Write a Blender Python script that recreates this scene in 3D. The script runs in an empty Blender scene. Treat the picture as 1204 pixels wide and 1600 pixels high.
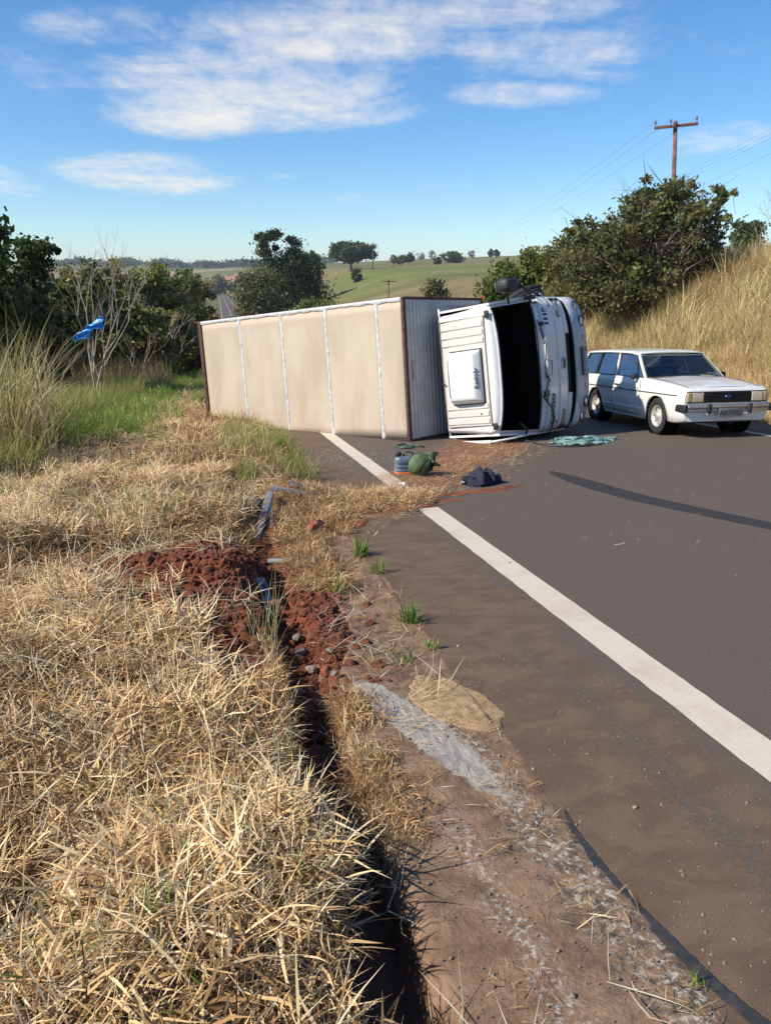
import bpy, bmesh, math, random
import numpy as np
from mathutils import Vector, Matrix, Euler
R = math.radians
rng = np.random.default_rng(7)
random.seed(7)
SC = bpy.context.scene
COL = SC.collection

# ---------------------------------------------------------------- camera
cam_d = bpy.data.cameras.new('camera'); cam = bpy.data.objects.new('camera', cam_d); COL.objects.link(cam)
cam.location = (0, 0, 1.75); cam.rotation_euler = (R(90 - 17.136), 0, 0)
cam_d.sensor_fit = 'VERTICAL'; cam_d.sensor_height = 36; cam_d.lens = 27
cam_d.clip_start = 0.05; cam_d.clip_end = 20000
SC.camera = cam
SC.view_settings.view_transform = 'Standard'
try: SC.view_settings.look = 'None'
except Exception: pass
SC.view_settings.exposure = 0.55; SC.view_settings.gamma = 1
SC.view_settings.use_curve_mapping = False
SUN_AZ, SUN_EL = -110.0, 38.0

# ---------------------------------------------------------------- node helper
class NT:
    def __init__(s, nt): s.nt = nt
    def n(s, t, **kw):
        nd = s.nt.nodes.new(t)
        for k, v in kw.items():
            if k.startswith('i_'):
                key = k[2:]
                key = int(key) if key.isdigit() else key.replace('_', ' ')
                nd.inputs[key].default_value = v
            else: setattr(nd, k, v)
        return nd
    def l(s, a, b): s.nt.links.new(a, b)
    def setin(s, nd, key, v):
        if hasattr(v, 'is_linked') or isinstance(v, bpy.types.NodeSocket): s.l(v, nd.inputs[key])
        else: nd.inputs[key].default_value = v
    def math(s, op, a, b=0.0, c=None, clamp=False):
        m = s.n('ShaderNodeMath', operation=op, use_clamp=clamp)
        s.setin(m, 0, a); s.setin(m, 1, b)
        if c is not None: s.setin(m, 2, c)
        return m.outputs[0]
    def mix(s, f, a, b, mode='MIX'):
        m = s.n('ShaderNodeMix', data_type='RGBA', blend_type=mode)
        s.setin(m, 0, f)
        for k, v in ((6, a), (7, b)):
            if isinstance(v, tuple): m.inputs[k].default_value = (*v[:3], 1)
            else: s.l(v, m.inputs[k])
        return m.outputs[2]
    def noise(s, vec, scale, detail=4, rough=.55, dist=0.0):
        m = s.n('ShaderNodeTexNoise'); m.inputs['Scale'].default_value = scale
        m.inputs['Detail'].default_value = detail; m.inputs['Roughness'].default_value = rough
        m.inputs['Distortion'].default_value = dist
        if vec is not None: s.l(vec, m.inputs['Vector'])
        return m.outputs[0]
    def ss(s, x, a, b):
        m = s.n('ShaderNodeMapRange', interpolation_type='SMOOTHSTEP')
        s.setin(m, 0, x); m.inputs[1].default_value = a; m.inputs[2].default_value = b
        return m.outputs[0]
    def mapping(s, vec, sc=(1, 1, 1), loc=(0, 0, 0), rot=(0, 0, 0)):
        m = s.n('ShaderNodeMapping'); s.l(vec, m.inputs[0])
        m.inputs['Scale'].default_value = sc; m.inputs['Location'].default_value = loc; m.inputs['Rotation'].default_value = rot
        return m.outputs[0]
    def sep(s, v):
        m = s.n('ShaderNodeSeparateXYZ'); s.l(v, m.inputs[0]); return m.outputs

# ---------------------------------------------------------------- world
world = bpy.data.worlds.new('World'); SC.world = world; world.use_nodes = True
w = NT(world.node_tree); w.nt.nodes.clear()
sky = w.n('ShaderNodeTexSky'); sky.sky_type = 'NISHITA'; sky.sun_disc = False
sky.sun_elevation = R(SUN_EL); sky.sun_rotation = R(SUN_AZ); sky.altitude = 400
sky.air_density = 1.0; sky.dust_density = 0.15; sky.ozone_density = 3.5
tc = w.n('ShaderNodeTexCoord'); X_, Y_, Z_ = w.sep(tc.outputs['Generated'])
# cloud deck: project the view direction on a plane (direction / height) with the plane lowered a little
zz = w.math('MAXIMUM', Z_, 0.02)
zz = w.math('ADD', zz, 0.10)
cx = w.math('DIVIDE', X_, zz); cy = w.math('DIVIDE', Y_, zz)
cv = w.n('ShaderNodeCombineXYZ'); w.l(cx, cv.inputs[0]); w.l(cy, cv.inputs[1])
def d_of(px, py):
    a = (px - 602) / 1200; b = (800 - py) / 1200; p = R(17.136)
    v = Vector((a, math.cos(p) + math.sin(p) * b, b * math.cos(p) - math.sin(p))).normalized()
    z = max(v.z, .02) + .10
    return v.x / z, v.y / z
# wispy cirrus fields: centre and half size on the sky, each broken up by noise
CL = [(300, 175, 150, 45, 0, 1.0), (440, 150, 240, 60, 0, .75), (350, 110, 220, 60, 0, .6), (560, 60, 330, 80, 0, .3), (230, 272, 150, 38, 0, .85), (810, 145, 140, 26, 0, .75), (490, 45, 230, 60, 0, .8),
      (750, 10, 260, 45, 0, .55), (60, 110, 110, 70, 0, .22), (545, 310, 36, 11, 0, .35), (695, 288, 55, 12, 0, .3),
      (1110, 215, 110, 30, 0, .6), (440, 274, 36, 9, 0, .3), (1160, 60, 110, 30, 0, .2), (-20, 275, 70, 40, 0, .5), (850, 80, 200, 70, 0, .45), (170, 40, 150, 40, 0, .45), (1020, 30, 200, 50, 0, .3),
      (-300, 120, 200, 80, 0, .7), (1500, 160, 220, 70, 0, .6), (700, -250, 300, 120, 0, .7), (200, -260, 260, 90, 0, .6)]
total = None
for (px, py, hw, hh, ro, st) in CL:
    u0, v0 = d_of(px, py); u1, v1 = d_of(px + hw, py); u2, v2 = d_of(px, py - hh); u3, v3 = d_of(px, py + hh)
    ru = abs(u1 - u0); rv = abs(v3 - v2) / 2
    a = w.math('DIVIDE', w.math('SUBTRACT', cx, u0), ru); b = w.math('DIVIDE', w.math('SUBTRACT', cy, (v2 + v3) / 2), rv)
    r2 = w.math('ADD', w.math('MULTIPLY', a, a), w.math('MULTIPLY', b, b))
    m = w.math('MULTIPLY', w.ss(r2, 1.5, 0.0), st)
    total = m if total is None else w.math('MAXIMUM', total, m)
wv = w.mapping(cv.outputs[0], sc=(.55, .95, 1), rot=(0, 0, R(14)))
n1 = w.noise(wv, 2.3, 10, .64, .55)
n2 = w.noise(w.mapping(cv.outputs[0], sc=(1.0, .5, 1), rot=(0, 0, R(-25)), loc=(3, 1, 0)), 9.0, 7, .65, .2)
nn = w.math('ADD', w.math('MULTIPLY', n1, .62), w.math('MULTIPLY', n2, .38))
dens = w.ss(w.math('ADD', nn, w.math('MULTIPLY', total, .33)), .51, .95)
dens = w.math('MULTIPLY', dens, w.ss(total, 0.0, .35))
dens = w.math('MULTIPLY', dens, .92)
bgs = w.n('ShaderNodeBackground'); bgc = w.n('ShaderNodeBackground'); out = w.n('ShaderNodeOutputWorld')
hs = w.n('ShaderNodeHueSaturation'); hs.inputs['Saturation'].default_value = 1.2; w.l(sky.outputs[0], hs.inputs['Color'])
tint = w.mix(1.0, hs.outputs[0], (.92, 1.03, 1.12), 'MULTIPLY'); w.l(tint, bgs.inputs[0]); bgs.inputs[1].default_value = 0.097
bgc.inputs[0].default_value = (1.0, .955, .90, 1); bgc.inputs[1].default_value = 0.66
mx = w.n('ShaderNodeMixShader'); w.l(dens, mx.inputs[0]); w.l(bgs.outputs[0], mx.inputs[1]); w.l(bgc.outputs[0], mx.inputs[2])
w.l(mx.outputs[0], out.inputs[0])

sun_d = bpy.data.lights.new('sun', 'SUN'); sun_d.energy = 4.4; sun_d.angle = R(.53); sun_d.color = (1, .92, .80)
sun = bpy.data.objects.new('sun', sun_d); COL.objects.link(sun)
sv = Vector((math.sin(R(SUN_AZ)) * math.cos(R(SUN_EL)), math.cos(R(SUN_AZ)) * math.cos(R(SUN_EL)), math.sin(R(SUN_EL))))
sun.rotation_euler = sv.to_track_quat('Z', 'Y').to_euler(); sun.location = (-20, -10, 30)

# ---------------------------------------------------------------- road frame: l across to the right, s along the road
ROAD_AZ = R(13.3937)
RD = np.array([-math.sin(ROAD_AZ), math.cos(ROAD_AZ)]); LT = np.array([RD[1], -RD[0]])
def W2(l, s): return l * LT[0] + s * RD[0], l * LT[1] + s * RD[1]
def SL(x, y): return x * LT[0] + y * LT[1], x * RD[0] + y * RD[1]     # -> l, s
def smooth(x): x = np.clip(x, 0, 1); return x * x * (3 - 2 * x)
_ts = np.arange(-200, 6000, 2.0)
def _tab(kx, ky, sig):
    y = np.interp(_ts, kx, ky); k = np.exp(-.5 * (np.arange(-3 * sig, 3 * sig + 1, 2) / sig) ** 2); k /= k.sum()
    n = len(k) // 2; return np.convolve(np.pad(y, n, mode='edge'), k, 'valid')[:len(_ts)]
_zr = _tab([-200, 0, 135, 165, 210, 300, 1000, 1300, 2500, 6000], [15.16, 0, -10.23, -11.9, -12.7, -13.2, -17, -14, 6, 0], 14)
_cs = _tab([-200, 60, 300, 700, 950, 1100, 1400, 6000], [0, 0, 6.9, 17.5, 21, 8, -60, -900], 30)
_near = 1 - smooth((_ts - 40) / 60)
_zr = _zr * (1 - _near) + (-.0758 * _ts) * _near
def zr(s): return np.interp(s, _ts, _zr)
def cs(s): return np.interp(s, _ts, _cs)
_P = rng.random((64, 64))
def vnoise(x, y, f=1.0, ox=0.0):
    x = np.asarray(x) * f + ox; y = np.asarray(y) * f + ox * 1.7
    xi = np.floor(x).astype(int); yi = np.floor(y).astype(int); u = x - xi; v = y - yi
    u = u * u * (3 - 2 * u); v = v * v * (3 - 2 * v)
    g = lambda a, b: _P[a % 64, b % 64]
    return (g(xi, yi) * (1 - u) + g(xi + 1, yi) * u) * (1 - v) + (g(xi, yi + 1) * (1 - u) + g(xi + 1, yi + 1) * u) * v
def fbm(x, y, f=1.0, o=4, ox=0.0):
    t = 0; a = 1; n = 0
    for k in range(o):
        t = t + a * vnoise(x, y, f * 2 ** k, ox + 13.1 * k); n += a; a *= .5
    return t / n
def gauss(l, s, l0, s0, rl, rs): return np.exp(-((l - l0) / rl) ** 2 - ((s - s0) / rs) ** 2)
EDGE = 1.18
def trench_c(s): return .35 + .02 * np.sin(s * 2.1) + .012 * s + .03 * (fbm(s, s * 0, 1.5, 3, 5) - .5)
def H(l, s):
    l = np.asarray(l, float); s = np.asarray(s, float)
    X, Y = W2(l, s)
    d = l - cs(s); base = zr(s)
    h = base.copy() - .05
    # left verge: soft bumps of mown grass, a little higher than the concrete
    lv = smooth((.36 - d) / .25)
    rough = (fbm(l, s, .9, 4) - .5) * .26 + (fbm(l, s, 3.2, 3, 9) - .5) * .16 * smooth((s - .2) / 1.5)
    fade = 1 - smooth((s - 60) / 100)
    h += lv * (.10 + rough * fade)
    # red soil mound thrown up beside the broken gutter
    h += .12 * gauss(d, s, .02, 5.35, .34, .55) + .08 * gauss(d, s, -.35, 5.9, .4, .5) + .05 * gauss(d, s, -.1, 4.5, .4, .4)
    h += (fbm(l, s, 14, 3, 3) - .5) * .07 * np.clip(gauss(d, s, .1, 5.0, .6, 1.0) * 2, 0, 1)
    # heaps of torn turf behind it
    h += .22 * gauss(d, s, -.15, 7.1, .6, .35) + .16 * gauss(d, s, -1.5, 6.7, .8, .4) + .13 * gauss(d, s, .85, 8.0, .7, .45) + .10 * gauss(d, s, .2, 11, .8, 1.6)
    h -= .14 * gauss(d, s, .40, 6.25, .3, .28) + .10 * gauss(d, s, -.9, 6.15, .5, .2)
    # trench: steep left wall, broken bottom
    tcx = trench_c(s); wd = .11 + .02 * np.sin(s * 3.3)
    prof = smooth((wd + .035 - np.abs(d - tcx)) / .04)
    dep = .22 * smooth((s + 1) / .3) * (1 - smooth((s - 3.2) / .6)) + .08 * smooth((s - 3.0) / .5) * (1 - smooth((s - 5.2) / 1.6))
    h -= prof * dep
    # gutter slab
    gs = smooth((d - .5) / .05) * (1 - smooth((d - 1.17) / .05)) * (1 - smooth((s - 8) / 2))
    h += gs * (.040 + (fbm(l, s, 6, 4, 2) - .5) * .03)
    # far along the kerb the turf reaches the asphalt
    h += smooth((s - 8) / 2) * smooth((1.25 - d) / .25) * smooth((d - .3) / .2) * .08
    # left ground falls away a little
    h -= .5 * smooth((-d - 7) / 12) * fade
    # right bank
    bank = 3.1 * smooth((d - 11.2) / 6.5) * (1 - .45 * smooth((s - 40) / 60)) + .25 * smooth((d - 10.2) / 1.0)
    bank += (fbm(l, s, .35, 3, 21) - .5) * .6 * smooth((d - 12) / 4)
    h += bank
    # distant land
    F = 16.5 - .024 * (900 - np.minimum(Y, 900)) - .012 * np.maximum(Y - 900, 0) + .043 * np.clip(X, -400, 500) + (fbm(X, Y, .006, 3, 31) - .5) * 3 * smooth((Y - 100) / 200)
    wr = smooth((d - 17) / 60)
    h = h * (1 - wr) + F * wr
    rr = np.hypot(X, Y)
    left_far = base + 1.5 + 34 * smooth((rr - 1050) / 900) + (fbm(X, Y, .004, 3, 41) - .5) * 8 * smooth((rr - 300) / 400)
    wl = smooth((-d - 15) / 90)
    h = h * (1 - wl) + left_far * wl
    azm = np.degrees(np.arctan2(X, Y))
    h = h + 30 * smooth((rr - 1100) / 800) * (1 - smooth((azm + 9) / 4)) * (1 - wl)
    return h

# ---------------------------------------------------------------- object helpers
def tagp(o, label=None, cat=None, group=None, kind=None):
    if label: o['label'] = label
    if cat: o['category'] = cat
    if group: o['group'] = group
    if kind: o['kind'] = kind
    return o
class MB:
    def __init__(s): s.v = []; s.f = []; s.nv = 0; s.c = []; s.sm = []; s.mi = []
    def add(s, v, f, col=None, smooth=False, mi=0):
        n = s.nv; v = [tuple(map(float, p)) for p in v]
        s.v += v; s.nv += len(v); s.f += [tuple(i + n for i in q) for q in f]
        s.c += [col if col is not None else (1, 1, 1)] * len(v); s.sm += [smooth] * len(f); s.mi += [mi] * len(f)
        return s
    def box(s, lo, hi, col=None, mi=0, M=None):
        (x0, y0, z0), (x1, y1, z1) = lo, hi
        v = [(x0, y0, z0), (x1, y0, z0), (x1, y1, z0), (x0, y1, z0), (x0, y0, z1), (x1, y0, z1), (x1, y1, z1), (x0, y1, z1)]
        if M is not None: v = [M @ Vector(p) for p in v]
        return s.add(v, [(0, 3, 2, 1), (4, 5, 6, 7), (0, 1, 5, 4), (1, 2, 6, 5), (2, 3, 7, 6), (3, 0, 4, 7)], col, mi=mi)
    def bbox(s, lo, hi, b=.01, col=None, mi=0, M=None):   # chamfered box
        bm = bmesh.new(); bmesh.ops.create_cube(bm, size=1)
        c = [(a + q) / 2 for a, q in zip(lo, hi)]; d = [abs(q - a) for a, q in zip(lo, hi)]
        for v in bm.verts: v.co = Vector((c[0] + v.co.x * d[0], c[1] + v.co.y * d[1], c[2] + v.co.z * d[2]))
        bmesh.ops.bevel(bm, geom=bm.edges[:], offset=min(b, min(d) * .45), segments=2, affect='EDGES', profile=.6)
        bm.verts.index_update()
        v = [(M @ x.co) if M is not None else x.co.copy() for x in bm.verts]; f = [tuple(q.index for q in fc.verts) for fc in bm.faces]
        bm.free(); return s.add(v, f, col, True, mi)
    def tube(s, pts, rad, n=8, col=None, cap=True, mi=0, smooth=True):
        pts = [Vector(p) for p in pts]
        if not hasattr(rad, '__len__'): rad = [rad] * len(pts)
        up = None; V = []; 
        for i, p in enumerate(pts):
            t = (pts[min(i + 1, len(pts) - 1)] - pts[max(i - 1, 0)]);
            if t.length < 1e-9: t = Vector((0, 0, 1))
            t.normalize()
            if up is None:
                a = Vector((0, 0, 1)) if abs(t.z) < .9 else Vector((1, 0, 0)); up = (a - a.dot(t) * t).normalized()
            else:
                up = up - up.dot(t) * t
                up = up.normalized() if up.length > 1e-6 else t.orthogonal().normalized()
            b = t.cross(up)
            for k in range(n):
                an = 2 * math.pi * k / n; V.append(p + (up * math.cos(an) + b * math.sin(an)) * rad[i])
        F = [(i * n + k, i * n + (k + 1) % n, (i + 1) * n + (k + 1) % n, (i + 1) * n + k) for i in range(len(pts) - 1) for k in range(n)]
        s.add(V, F, col, smooth, mi)
        if cap:
            s.f += [tuple(s.nv - len(V) + k for k in range(n))[::-1], tuple(s.nv - n + k for k in range(n))]; s.sm += [False, False]; s.mi += [mi, mi]
        return s
    def lathe(s, prof, n=24, M=None, col=None, mi=0, smooth=True, cap=False):   # prof: (r, z)
        V = []
        for (r, z) in prof:
            for k in range(n):
                a = 2 * math.pi * k / n; p = Vector((r * math.cos(a), r * math.sin(a), z)); V.append(M @ p if M is not None else p)
        F = [(i * n + k, i * n + (k + 1) % n, (i + 1) * n + (k + 1) % n, (i + 1) * n + k) for i in range(len(prof) - 1) for k in range(n)]
        if cap: F += [tuple(range(n))[::-1], tuple((len(prof) - 1) * n + k for k in range(n))]
        return s.add(V, F, col, smooth, mi)
    def grid(s, P, col=None, smooth=True, mi=0, flip=False):   # P[i][j] points
        P = [list(r) for r in P]; m = len(P[0]); V = [p for r in P for p in r]
        F = [(i * m + j, (i + 1) * m + j, (i + 1) * m + j + 1, i * m + j + 1) for i in range(len(P) - 1) for j in range(m - 1)]
        if flip: F = [q[::-1] for q in F]
        return s.add(V, F, col, smooth, mi)
    def prism(s, poly, axis, a0, a1, col=None, mi=0, smooth=False):  # poly 2D in the two other axes
        def mk(u, v, t): q = [u, v]; q.insert(axis, t); return tuple(q)
        n = len(poly); V = [mk(*p, a0) for p in poly] + [mk(*p, a1) for p in poly]
        F = [tuple(range(n))[::-1], tuple(range(n, 2 * n))] + [(k, (k + 1) % n, (k + 1) % n + n, k + n) for k in range(n)]
        return s.add(V, F, col, smooth, mi)
    def build(s, name, mat, parent=None, colattr=False, solid=0, bevel=0):
        me = bpy.data.meshes.new(name); me.from_pydata(s.v, [], s.f); 
        me.polygons.foreach_set('use_smooth', s.sm); me.polygons.foreach_set('material_index', s.mi)
        for m in (mat if isinstance(mat, (list, tuple)) else [mat]): me.materials.append(m)
        if colattr:
            a = me.color_attributes.new('col', 'FLOAT_COLOR', 'POINT'); arr = np.ones((len(s.v), 4)); arr[:, :3] = np.array(s.c); a.data.foreach_set('color', arr.ravel())
        me.update(); o = bpy.data.objects.new(name, me); COL.objects.link(o)
        if parent is not None: o.parent = parent
        if solid:
            m = o.modifiers.new('s', 'SOLIDIFY'); m.thickness = solid; m.offset = -1
        if bevel:
            m = o.modifiers.new('b', 'BEVEL'); m.width = bevel; m.segments = 2; m.limit_method = 'ANGLE'; m.angle_limit = R(35)
        return o
def npmesh(name, V, F, mat, parent=None, col=None, smooth=False, link=True):
    me = bpy.data.meshes.new(name); V = np.asarray(V, np.float32); F = np.asarray(F, np.int32)
    k = F.shape[1]; me.vertices.add(len(V)); me.vertices.foreach_set('co', V.ravel())
    me.loops.add(F.size); me.loops.foreach_set('vertex_index', F.ravel())
    me.polygons.add(len(F)); me.polygons.foreach_set('loop_start', np.arange(0, F.size, k, dtype=np.int32))
    me.update(calc_edges=True); me.polygons.foreach_set('use_smooth', np.full(len(F), smooth))
    if mat is not None: me.materials.append(mat)
    if col is not None:
        a = me.color_attributes.new('col', 'FLOAT_COLOR', 'POINT'); arr = np.ones((len(V), 4), np.float32); arr[:, :3] = col; a.data.foreach_set('color', arr.ravel())
    o = bpy.data.objects.new(name, me)
    if link: COL.objects.link(o)
    if parent is not None: o.parent = parent
    return o
def empty(name, loc, rot=(0, 0, 0)):
    o = bpy.data.objects.new(name, None); COL.objects.link(o); o.location = loc; o.rotation_euler = rot; o.empty_display_size = .2; return o
def text_mesh(name, body, size, mat, parent, M, extrude=.001, sx=1.0, bold=0.0):
    cu = bpy.data.curves.new(name, 'FONT'); cu.body = body; cu.size = size; cu.extrude = extrude; cu.offset = bold
    cu.align_x = 'CENTER'; cu.align_y = 'CENTER'; cu.resolution_u = 3
    t = bpy.data.objects.new(name + '_curve', cu); COL.objects.link(t)
    dg = bpy.context.evaluated_depsgraph_get(); me = bpy.data.meshes.new_from_object(t.evaluated_get(dg))
    bpy.data.objects.remove(t); me.name = name; me.materials.clear(); me.materials.append(mat)
    me.transform(M @ Matrix.Diagonal((sx, 1, 1, 1)))
    o = bpy.data.objects.new(name, me); COL.objects.link(o); o.parent = parent; return o

# ---------------------------------------------------------------- materials
def newmat(name):
    m = bpy.data.materials.new(name); m.use_nodes = True; t = NT(m.node_tree); t.nt.nodes.clear()
    o = t.n('ShaderNodeOutputMaterial'); b = t.n('ShaderNodeBsdfPrincipled'); t.l(b.outputs[0], o.inputs[0]); t.b = b; t.o = o
    return m, t
def bump(t, h, strength=.3, dist=.01):
    b = t.n('ShaderNodeBump'); b.inputs['Strength'].default_value = strength; b.inputs['Distance'].default_value = dist
    t.l(h, b.inputs['Height']); t.l(b.outputs[0], t.b.inputs['Normal'])
def pm(name, base, rough=.5, metal=0, var=.12, scale=6, bmp=0, dirt=None, dirt_amt=.3, dirt_scale=3, coat=0, spec=None):
    m, t = newmat(name); c = t.n('ShaderNodeTexCoord').outputs['Object']
    n = t.noise(c, scale, 5, .6)
    dark = tuple(x * (1 - var) for x in base); lite = tuple(min(1, x * (1 + var)) for x in base)
    cc = t.mix(t.ss(n, .3, .7), dark, lite)
    if dirt:
        d = t.noise(c, dirt_scale, 7, .68, .6); f = t.math('MULTIPLY', t.ss(d, .5, .75), dirt_amt)
        cc = t.mix(f, cc, dirt)
    t.l(cc, t.b.inputs['Base Color'])
    rr = t.math('ADD', t.math('MULTIPLY', t.noise(c, scale * 3, 4), .2), rough - .1, clamp=True); t.l(rr, t.b.inputs['Roughness'])
    t.b.inputs['Metallic'].default_value = metal
    if coat: t.b.inputs['Coat Weight'].default_value = coat
    if spec is not None: t.b.inputs['Specular IOR Level'].default_value = spec
    if bmp: bump(t, t.noise(c, scale * 6, 5), bmp, .01)
    return m
def blade_mat(name, transl=.35, rough=.55, hv=.25, sat=1.0):
    m, t = newmat(name); a = t.n('ShaderNodeVertexColor'); a.layer_name = 'col'
    oi = t.n('ShaderNodeObjectInfo')
    k = t.math('ADD', t.math('MULTIPLY', oi.outputs['Random'], hv), 1 - hv / 2)
    vm = t.n('ShaderNodeVectorMath', operation='SCALE'); t.l(a.outputs[0], vm.inputs[0]); t.l(k, vm.inputs[3])
    t.l(vm.outputs[0], t.b.inputs['Base Color']); t.b.inputs['Roughness'].default_value = rough
    t.b.inputs['Specular IOR Level'].default_value = .12
    tr = t.n('ShaderNodeBsdfTranslucent'); t.l(vm.outputs[0], tr.inputs[0])
    mx = t.n('ShaderNodeMixShader'); mx.inputs[0].default_value = transl
    t.l(t.b.outputs[0], mx.inputs[1]); t.l(tr.outputs[0], mx.inputs[2]); t.l(mx.outputs[0], t.o.inputs[0])
    return m
M_STRAW = blade_mat('dry_straw', .25)
M_GREEN = blade_mat('green_blades', .4)
M_LEAF = blade_mat('leaves', .32, .42)
M_FARLEAF = blade_mat('far_leaves', .25, .6)
M_BARK = pm('bark', (.13, .095, .07), .9, var=.35, scale=8, bmp=.5)
M_DRYWOOD = pm('dry_branches', (.30, .24, .18), .9, var=.3, scale=10)
# ---------------------------------------------------------------- pixel of the photo -> point on the road plane (for measuring positions)
_p = R(17.136)
def gp(px, py, hgt=0.0):          # -> (l, s)
    a = (px - 602) / 1200; b = (800 - py) / 1200
    r = np.array([a, math.cos(_p) + math.sin(_p) * b, b * math.cos(_p) - math.sin(_p)])
    t = -(1.75 - hgt) / (r[2] + .0758 * (RD @ r[:2])); P = r * t
    return float(LT @ P[:2]), float(RD @ P[:2])
def P3(l, s, dz=0.0, onroad=False):
    x, y = W2(l, s); z = float(zr(s)) if onroad else float(H(l, s)); return Vector((float(x), float(y), z + dz))
def geo(a, b, st, g, mx):
    o = [a]; 
    while (o[-1] < b): o.append(o[-1] + st); st = min(st * g, mx)
    return o
# ---------------------------------------------------------------- ground: one sheet
s_ax = np.array(list(np.arange(-4, .6, .1)) + list(np.arange(.6, 9, .032)) + geo(9.0, 5200, .04, 1.022, 90))
lneg = -np.array(geo(.036, 3800, .036, 1.028, 110)); lpos = np.array(geo(1.4, 10, .12, 1.15, .6) + geo(10.2, 3500, .12, 1.05, 110)[0:])
l_ax = np.array(sorted(set(np.round(np.concatenate([lneg, np.arange(0, 1.4, .024), lpos]), 4))))
Lg, Sg = np.meshgrid(l_ax, s_ax)          # rows along s
Lc = Lg + cs(Sg) * (np.abs(Lg) < 2500)     # the grid bends with the road
Zg = H(Lc, Sg); Xg, Yg = W2(Lc, Sg)
dg_ = Lg
def colmix(a, b, f): return a + (np.array(b) - a) * f[..., None]
G = np.zeros(Lg.shape + (3,)); n1_ = fbm(Lc, Sg, 1.3, 4, 2); n2_ = fbm(Lc, Sg, 7, 3, 4)
G[:] = (.13, .08, .04); G = colmix(G, (.07, .04, .022), smooth((n1_ - .4) * 4)); G = colmix(G, (.20, .13, .065), smooth((n2_ - .5) * 4))
red = np.clip(gauss(dg_, Sg, .05, 5.2, .42, 1.0) * 1.9 + gauss(dg_, Sg, -.5, 5.6, .6, .55) * 1.2 + gauss(dg_, Sg, .45, 4.4, .22, 1.1) * 1.4 + gauss(dg_, Sg, .7, 6.6, .3, .4), 0, 1)
G = colmix(G, (.20, .060, .027), smooth(red * 1.5 - .25 + (n2_ - .5)))
tr_ = smooth((.15 - np.abs(dg_ - trench_c(Sg))) / .05) * (1 - smooth((Sg - 3.8) / .6)) * smooth((dg_ - .1) / .1)
G = colmix(G, (.26, .135, .09), tr_)
grn = smooth((fbm(Lc, Sg, .25, 3, 8) - .5) * 5) * smooth((-dg_ - 1.5) / 2) * smooth((Sg - 12) / 6)
G = colmix(G, (.10, .14, .03), grn * .8)
bk = smooth((dg_ - 10) / 1.0)
G = colmix(G, (.30, .22, .11), bk)
# pasture on the far slope: bands of green and tan
far = smooth((dg_ - 22) / 25)
band = fbm(Xg, Yg, .012, 4, 51) * .5 + fbm(Xg * .25, Yg, .02, 3, 61) * .5
fieldc = np.zeros_like(G); fieldc[:] = (.20, .175, .075)
fieldc = colmix(fieldc, (.27, .20, .10), smooth((band - .48) * 7) * .8)
fieldc = colmix(fieldc, (.15, .185, .045), np.clip(gauss(Xg, Yg, -40, 330, 150, 90) * 1.3, 0, 1))
fieldc = colmix(fieldc, (.15, .175, .055), smooth((Yg - 520) / 120) * .7)
fieldc = colmix(fieldc, (.25, .17, .085), smooth((Yg - 60) / 20) * (1 - smooth((Yg - 215) / 60)) * (.55 + .45 * smooth((fbm(Xg, Yg, .03, 3, 77) - .42) * 6)))
fieldc = colmix(fieldc, (.27, .19, .10), np.clip(gauss(Xg, Yg, 160, 560, 130, 90), 0, 1) * .8)
hed = fbm(Xg * .6, Yg + .35 * Xg, .022, 4, 111); fieldc = colmix(fieldc, (.09, .11, .04), smooth((hed - .56) * 12) * .5); fieldc = colmix(fieldc, (.26, .22, .12), smooth((.42 - fbm(Xg, Yg * 2.2 + .3 * Xg, .018, 4, 121)) * 9) * .6)
G = G * (1 - far[..., None]) + fieldc * far[..., None]
lf = smooth((-dg_ - 20) / 30)
G = G * (1 - lf[..., None]) + np.array((.13, .15, .05)) * lf[..., None]
rad = np.hypot(Xg, Yg); corridor = smooth((Sg - 240) / 120)
G = colmix(G, (.16, .15, .06), corridor * smooth((.5 - 1) * 0 + (70 - np.abs(dg_)) / 30))
hill = smooth((rad - 950) / 150) * (dg_ < 250)
hc = np.zeros_like(G); hc[:] = (.15, .16, .06); hc = colmix(hc, (.34, .17, .10), smooth((fbm(Xg, Yg, .009, 3, 91) - .5) * 9)); hc = colmix(hc, (.36, .27, .16), smooth((fbm(Xg, Yg, .006, 3, 95) - .55) * 9))
hc = colmix(hc, (.12, .16, .05), smooth((rad - 1500) / 100))
G = G * (1 - hill[..., None]) + hc * hill[..., None]
G *= (.9 + .2 * fbm(Lc, Sg, 20, 2, 6))[..., None]
m_ground, t = newmat('ground_soil'); vc = t.n('ShaderNodeVertexColor'); vc.layer_name = 'col'
ob = t.n('ShaderNodeTexCoord').outputs['Object']
nf = t.noise(ob, 35, 6, .65); nm = t.noise(ob, 1.2, 5, .6)
cc = t.mix(t.math('MULTIPLY', t.ss(nf, .35, .75), .45), vc.outputs[0], (.05, .03, .02))
cc = t.mix(t.math('MULTIPLY', t.ss(nm, .5, .8), .3), cc, (.34, .25, .13))
t.l(cc, t.b.inputs['Base Color']); t.b.inputs['Roughness'].default_value = .95; t.b.inputs['Specular IOR Level'].default_value = .1
bump(t, t.noise(ob, 60, 6, .7), .7, .012)
nr, nc = Lg.shape; idx = np.arange(nr * nc).reshape(nr, nc)
Fg = np.stack([idx[:-1, :-1], idx[:-1, 1:], idx[1:, 1:], idx[1:, :-1]], -1).reshape(-1, 4)
ground = npmesh('ground', np.stack([Xg, Yg, Zg], -1).reshape(-1, 3), Fg, m_ground, col=G.reshape(-1, 3), smooth=True)
tagp(ground, kind='structure')

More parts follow.
